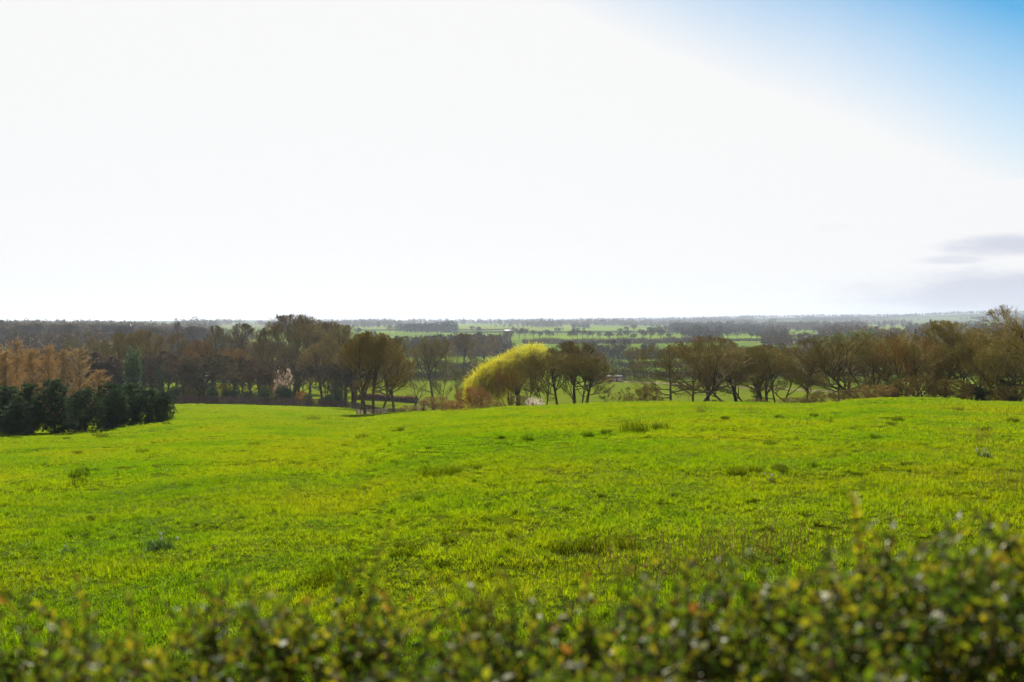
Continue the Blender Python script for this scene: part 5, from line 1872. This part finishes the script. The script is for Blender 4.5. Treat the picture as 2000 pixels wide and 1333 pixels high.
def dry_stems():
    g = np.random.default_rng(9)
    spots = [(1430, 1098, 280, 34, 170, .40), (1330, 1125, 240, 34, 110, .33), (1530, 1070, 150, 24, 45, .42), (1250, 1140, 140, 25, 40, .3), (1915, 872, 60, 5, 60, .5), (1980, 965, 60, 20, 30, .6),
             (580, 972, 36, 8, 16, .5), (610, 828, 140, 10, 160, .4), (800, 838, 70, 6, 40, .3), (1366, 808, 26, 4, 60, .5), (1462, 808, 30, 4, 30, .4), (1210, 832, 80, 6, 60, .3), (940, 1215, 120, 30, 26, .3)]
    mb = MB()
    for (px, py, sx, sy, n, h) in spots:
        for k in range(n):
            c_ = px + g.normal() * sx * .4
            r_ = py + g.normal() * sy * .4
            Y = near_depth(c_, r_)
            p = np.array(at(c_, Y))
            hh = h * g.uniform(.5, 1.25)
            d = np.array([g.normal() * .18, g.normal() * .18, 1.0]) * hh
            b = np.array([g.normal() * .06, g.normal() * .06, 0]) * hh * 2
            rr = .0027 + Y * 2.6e-5
            mb.tubes(np.array([[p, p + d * .5 + b * .3, p + d + b]]), np.array([[rr, rr * .8, rr * .5]]), 3)
            if g.random() < .6:
                # seed head or side leaf
                c0 = p + d * g.uniform(.55, 1) + b * .6
                u = np.array([g.normal() * .5, g.normal() * .5, .6]) * .022
                mb.cards(c0[None], u[None], (norm(np.cross(u, g.normal(size=3))[None])) * .0035)
    o = mb.build('dry_grass', M['dry'])
    tag(o, kind='stuff')


dry_stems()


def fallen_leaves():
    g = np.random.default_rng(19)
    n = 420
    r = 7 + 45 * g.random(n) ** 1.4
    a = R(1) * g.uniform(-30, 30, n)
    x, y = r * np.sin(a), r * np.cos(a)
    z = ground(x, y) + .05
    C = np.stack([x, y, z], -1)
    U = rand_dirs(n, g) * .032
    V = norm(np.cross(U, rand_dirs(n, g))) * .02
    mb = MB()
    mb.cards(C, U, V)
    tag(mb.build('fallen_leaves', M['red_hedge']), kind='stuff')


fallen_leaves()


# ------------------------------------------------------------------ the clipped hedge in front of the camera
def build_hedge():
    g = np.random.default_rng(23)
    e = empty('evergreen_hedge', (0, 1.3, gz(0, 1.3)), label='out of focus evergreen hedge with glossy leaves and yellow tips across the whole front', cat='hedge')
    o = np.array(e.location)
    X0, X1, Y0, Y1 = -2.3, 2.3, .85, 1.72
    ox = np.array([-1600, 0, 200, 400, 600, 800, 900, 1000, 1200, 1400, 1600, 1800, 2000, 3600])
    oy = np.array([1258, 1252, 1248, 1246, 1246, 1236, 1224, 1212, 1188, 1168, 1140, 1112, 1094, 1094])
    tx = (ox - 1000) / F * 1.62
    tz = -(oy - HOR) / F * 1.62

    def top(x, y):
        b = np.interp(x, tx, tz) +   .20 * fbm(x * 3.6, y * 4.5, 61, 3) + .04 * fbm(x * 14, y * 14, 62, 2)
        edge = np.clip((y - 1.5) / .22, 0, 1)
        return b - .05 * edge ** 2
    # stems and sprigs
    ns = 5400
    x = g.uniform(X0, X1, ns)
    y = g.uniform(Y0, Y1, ns)
    z = top(x, y)
    ext = np.where(g.random(ns) < .21, g.uniform(.02, .10, ns), g.uniform(-.05, .02, ns))
    ext = np.where(g.random(ns) < .25, g.uniform(-.16, -.05, ns), ext)
    ln = g.uniform(.08, .15, ns) + np.maximum(ext, 0) * .7
    tip = np.stack([x, y, z + ext], -1)
    D = norm(np.stack([g.normal(size=ns) * .62, g.normal(size=ns) * .55 + .08 * (y - 1.2), np.ones(ns)], -1))
    base = tip - D * ln[:, None]
    K = 4
    t = np.linspace(0, 1, K)
    bend = g.normal(size=(ns, 3)) * .012
    P = base[:, None, :] * (1 - t)[None, :, None] + tip[:, None, :] * t[None, :, None] + bend[:, None, :] * np.sin(t * np.pi)[None, :, None]
    stem = MB()
    stem.tubes(P - o, (.0022 * (1 - .5 * t))[None] * np.ones((ns, 1)), 3)
    # main stems down into the hedge
    nm = 60
    mx_ = g.uniform(X0, X1, nm)
    my = g.uniform(Y0 + .15, Y1 - .2, nm)
    b0 = np.stack([mx_, my, ground(mx_, my) - .05], -1)
    b1 = np.stack([mx_ + g.normal(size=nm) * .15, my + g.normal(size=nm) * .1, top(mx_, my) - .08], -1)
    q = b0[:, None, :] * (1 - t)[None, :, None] + b1[:, None, :] * t[None, :, None] + g.normal(size=(nm, K, 3)) * .03
    stem.tubes(q - o, (.014 * (1 - .75 * t))[None] * np.ones((nm, 1)), 5)
    stem.build('stems', M['hedge_stem'], e, smooth=True)

    def leaves(C, axis, L_, Wd, col, mb_v, mb_c):
        n = len(C)
        side = norm(np.cross(axis, rand_dirs(n, g)))
        nrm = np.cross(axis, side)
        fold = .28
        c0 = C
        tipp = C + axis * L_[:, None]
        m1 = C + axis * (L_ * .45)[:, None]
        a = m1 + side * Wd[:, None] + nrm * (Wd * fold)[:, None]
        b = m1 - side * Wd[:, None] + nrm * (Wd * fold)[:, None]
        mb_v.append(np.stack([c0, a, tipp, b], 1).reshape(-1, 3))
        mb_c.append(np.repeat(col, 4, 0))
    vs, cs = [], []

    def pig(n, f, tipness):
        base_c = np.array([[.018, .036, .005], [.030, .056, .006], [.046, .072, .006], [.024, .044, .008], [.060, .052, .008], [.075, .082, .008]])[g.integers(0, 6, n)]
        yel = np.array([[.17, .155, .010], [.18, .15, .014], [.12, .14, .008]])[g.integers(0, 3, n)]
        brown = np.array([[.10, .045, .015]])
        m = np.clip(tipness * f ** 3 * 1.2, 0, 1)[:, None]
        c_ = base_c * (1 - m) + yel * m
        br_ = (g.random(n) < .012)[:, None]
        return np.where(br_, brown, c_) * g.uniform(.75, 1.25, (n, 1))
    per = 20
    k = np.repeat(np.arange(ns), per)
    f = np.tile((np.arange(per) + .5) / per, ns) * .98 + g.random(ns * per) * .02
    ff = f * (K - 1)
    i0 = np.minimum(ff.astype(int), K - 2)
    fr = (ff - i0)[:, None]
    C = P[k, i0] * (1 - fr) + P[k, i0 + 1] * fr
    az = np.arange(ns * per) * 2.2 + g.normal(size=ns * per) * .4
    out = np.stack([np.cos(az), np.sin(az), np.zeros(len(az))], -1)
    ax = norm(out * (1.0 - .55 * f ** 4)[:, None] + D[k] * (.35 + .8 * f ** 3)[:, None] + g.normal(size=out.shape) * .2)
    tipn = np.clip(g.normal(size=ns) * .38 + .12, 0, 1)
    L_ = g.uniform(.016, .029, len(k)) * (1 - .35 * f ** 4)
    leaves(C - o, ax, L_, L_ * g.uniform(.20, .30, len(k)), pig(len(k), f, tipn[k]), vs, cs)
    # leaves deeper down, closing the body of the hedge
    nd = 42000
    x = g.uniform(X0, X1, nd)
    y = g.uniform(Y0 - .02, Y1 + .03, nd)
    dz = g.random(nd) ** 1.6
    zt = top(x, y) - .13
    zb = ground(x, y)
    z = zt + (zb - zt) * dz * .95
    ax = norm(rand_dirs(nd, g) + np.array([0, 0, .5]))
    L_ = g.uniform(.018, .032, nd)
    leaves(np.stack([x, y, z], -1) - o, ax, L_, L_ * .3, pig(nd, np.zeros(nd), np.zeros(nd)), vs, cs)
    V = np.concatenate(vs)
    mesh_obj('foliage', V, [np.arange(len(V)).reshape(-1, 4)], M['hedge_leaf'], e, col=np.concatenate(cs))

    # long shoots standing above the clipped top
    def shoot(px, ytop, ybase, Y, bendpx, yellow, n=26, leafs=.017):
        zt = -(ytop - HOR) / F * Y
        zb = -(ybase - HOR) / F * Y - .05
        xb = (px - 1000) / F * Y
        KK = 8
        tt = np.linspace(0, 1, KK)
        Pp = np.stack([xb + bendpx / F * Y * tt ** 2.2, Y + .02 * np.sin(tt * 4), zb + (zt - zb) * (tt if not yellow else np.sin(tt * 1.5) / math.sin(1.5))], -1)
        mb = MB()
        mb.tubes((Pp - o)[None], (.0022 * (1 - .5 * tt))[None], 4)
        f = (np.arange(n) + .5) / n
        C = np.stack([np.interp(f * (KK - 1), np.arange(KK), Pp[:, i]) for i in range(3)], -1)
        az = np.arange(n) * 2.4
        ax = norm(np.stack([np.cos(az) * .8, np.sin(az) * .8, np.full(n, .7)], -1))
        v2, c2 = [], []
        L2 = np.full(n, leafs) * (1 - .3 * f)
        leaves(C - o, ax, L2, L2 * .28, pig(n, np.full(n, .9) if yellow else f, np.full(n, 1.0 if yellow else .4)), v2, c2)
        s = mb.build('shoot', M['hedge_stem'], e)
        V2 = np.concatenate(v2)
        mesh_obj('leaves', V2, [np.arange(len(V2)).reshape(-1, 4)], M['hedge_leaf'], s, col=np.concatenate(c2))
    shoot(1690, 966, 1100, 1.45, -32, True, 46, .015)
    shoot(706, 1022, 1215, 1.40, 60, False, 40, .016)
    shoot(1005, 1118, 1200, 1.45, -22, False, 26)
    shoot(150, 1160, 1250, 1.4, 18, False, 26)
    shoot(1955, 1052, 1105, 1.5, 24, True, 22)


build_hedge()


# ------------------------------------------------------------------ air
def build_haze():
    m, nt, out = new_mat('haze_air')
    v = nt.nodes.new('ShaderNodeVolumePrincipled')
    v.inputs['Color'].default_value = (.275, .322, .40, 1)
    v.inputs['Density'].default_value = 1.0e-4
    v.inputs['Anisotropy'].default_value = 0.35
    nt.links.new(v.outputs[0], out.inputs['Volume'])
    mb = MB()
    mb.box((-7600, -7600, -33), (7600, 7600, 92))
    o = mb.build('haze', m)
    tag(o, kind='stuff')


build_haze()
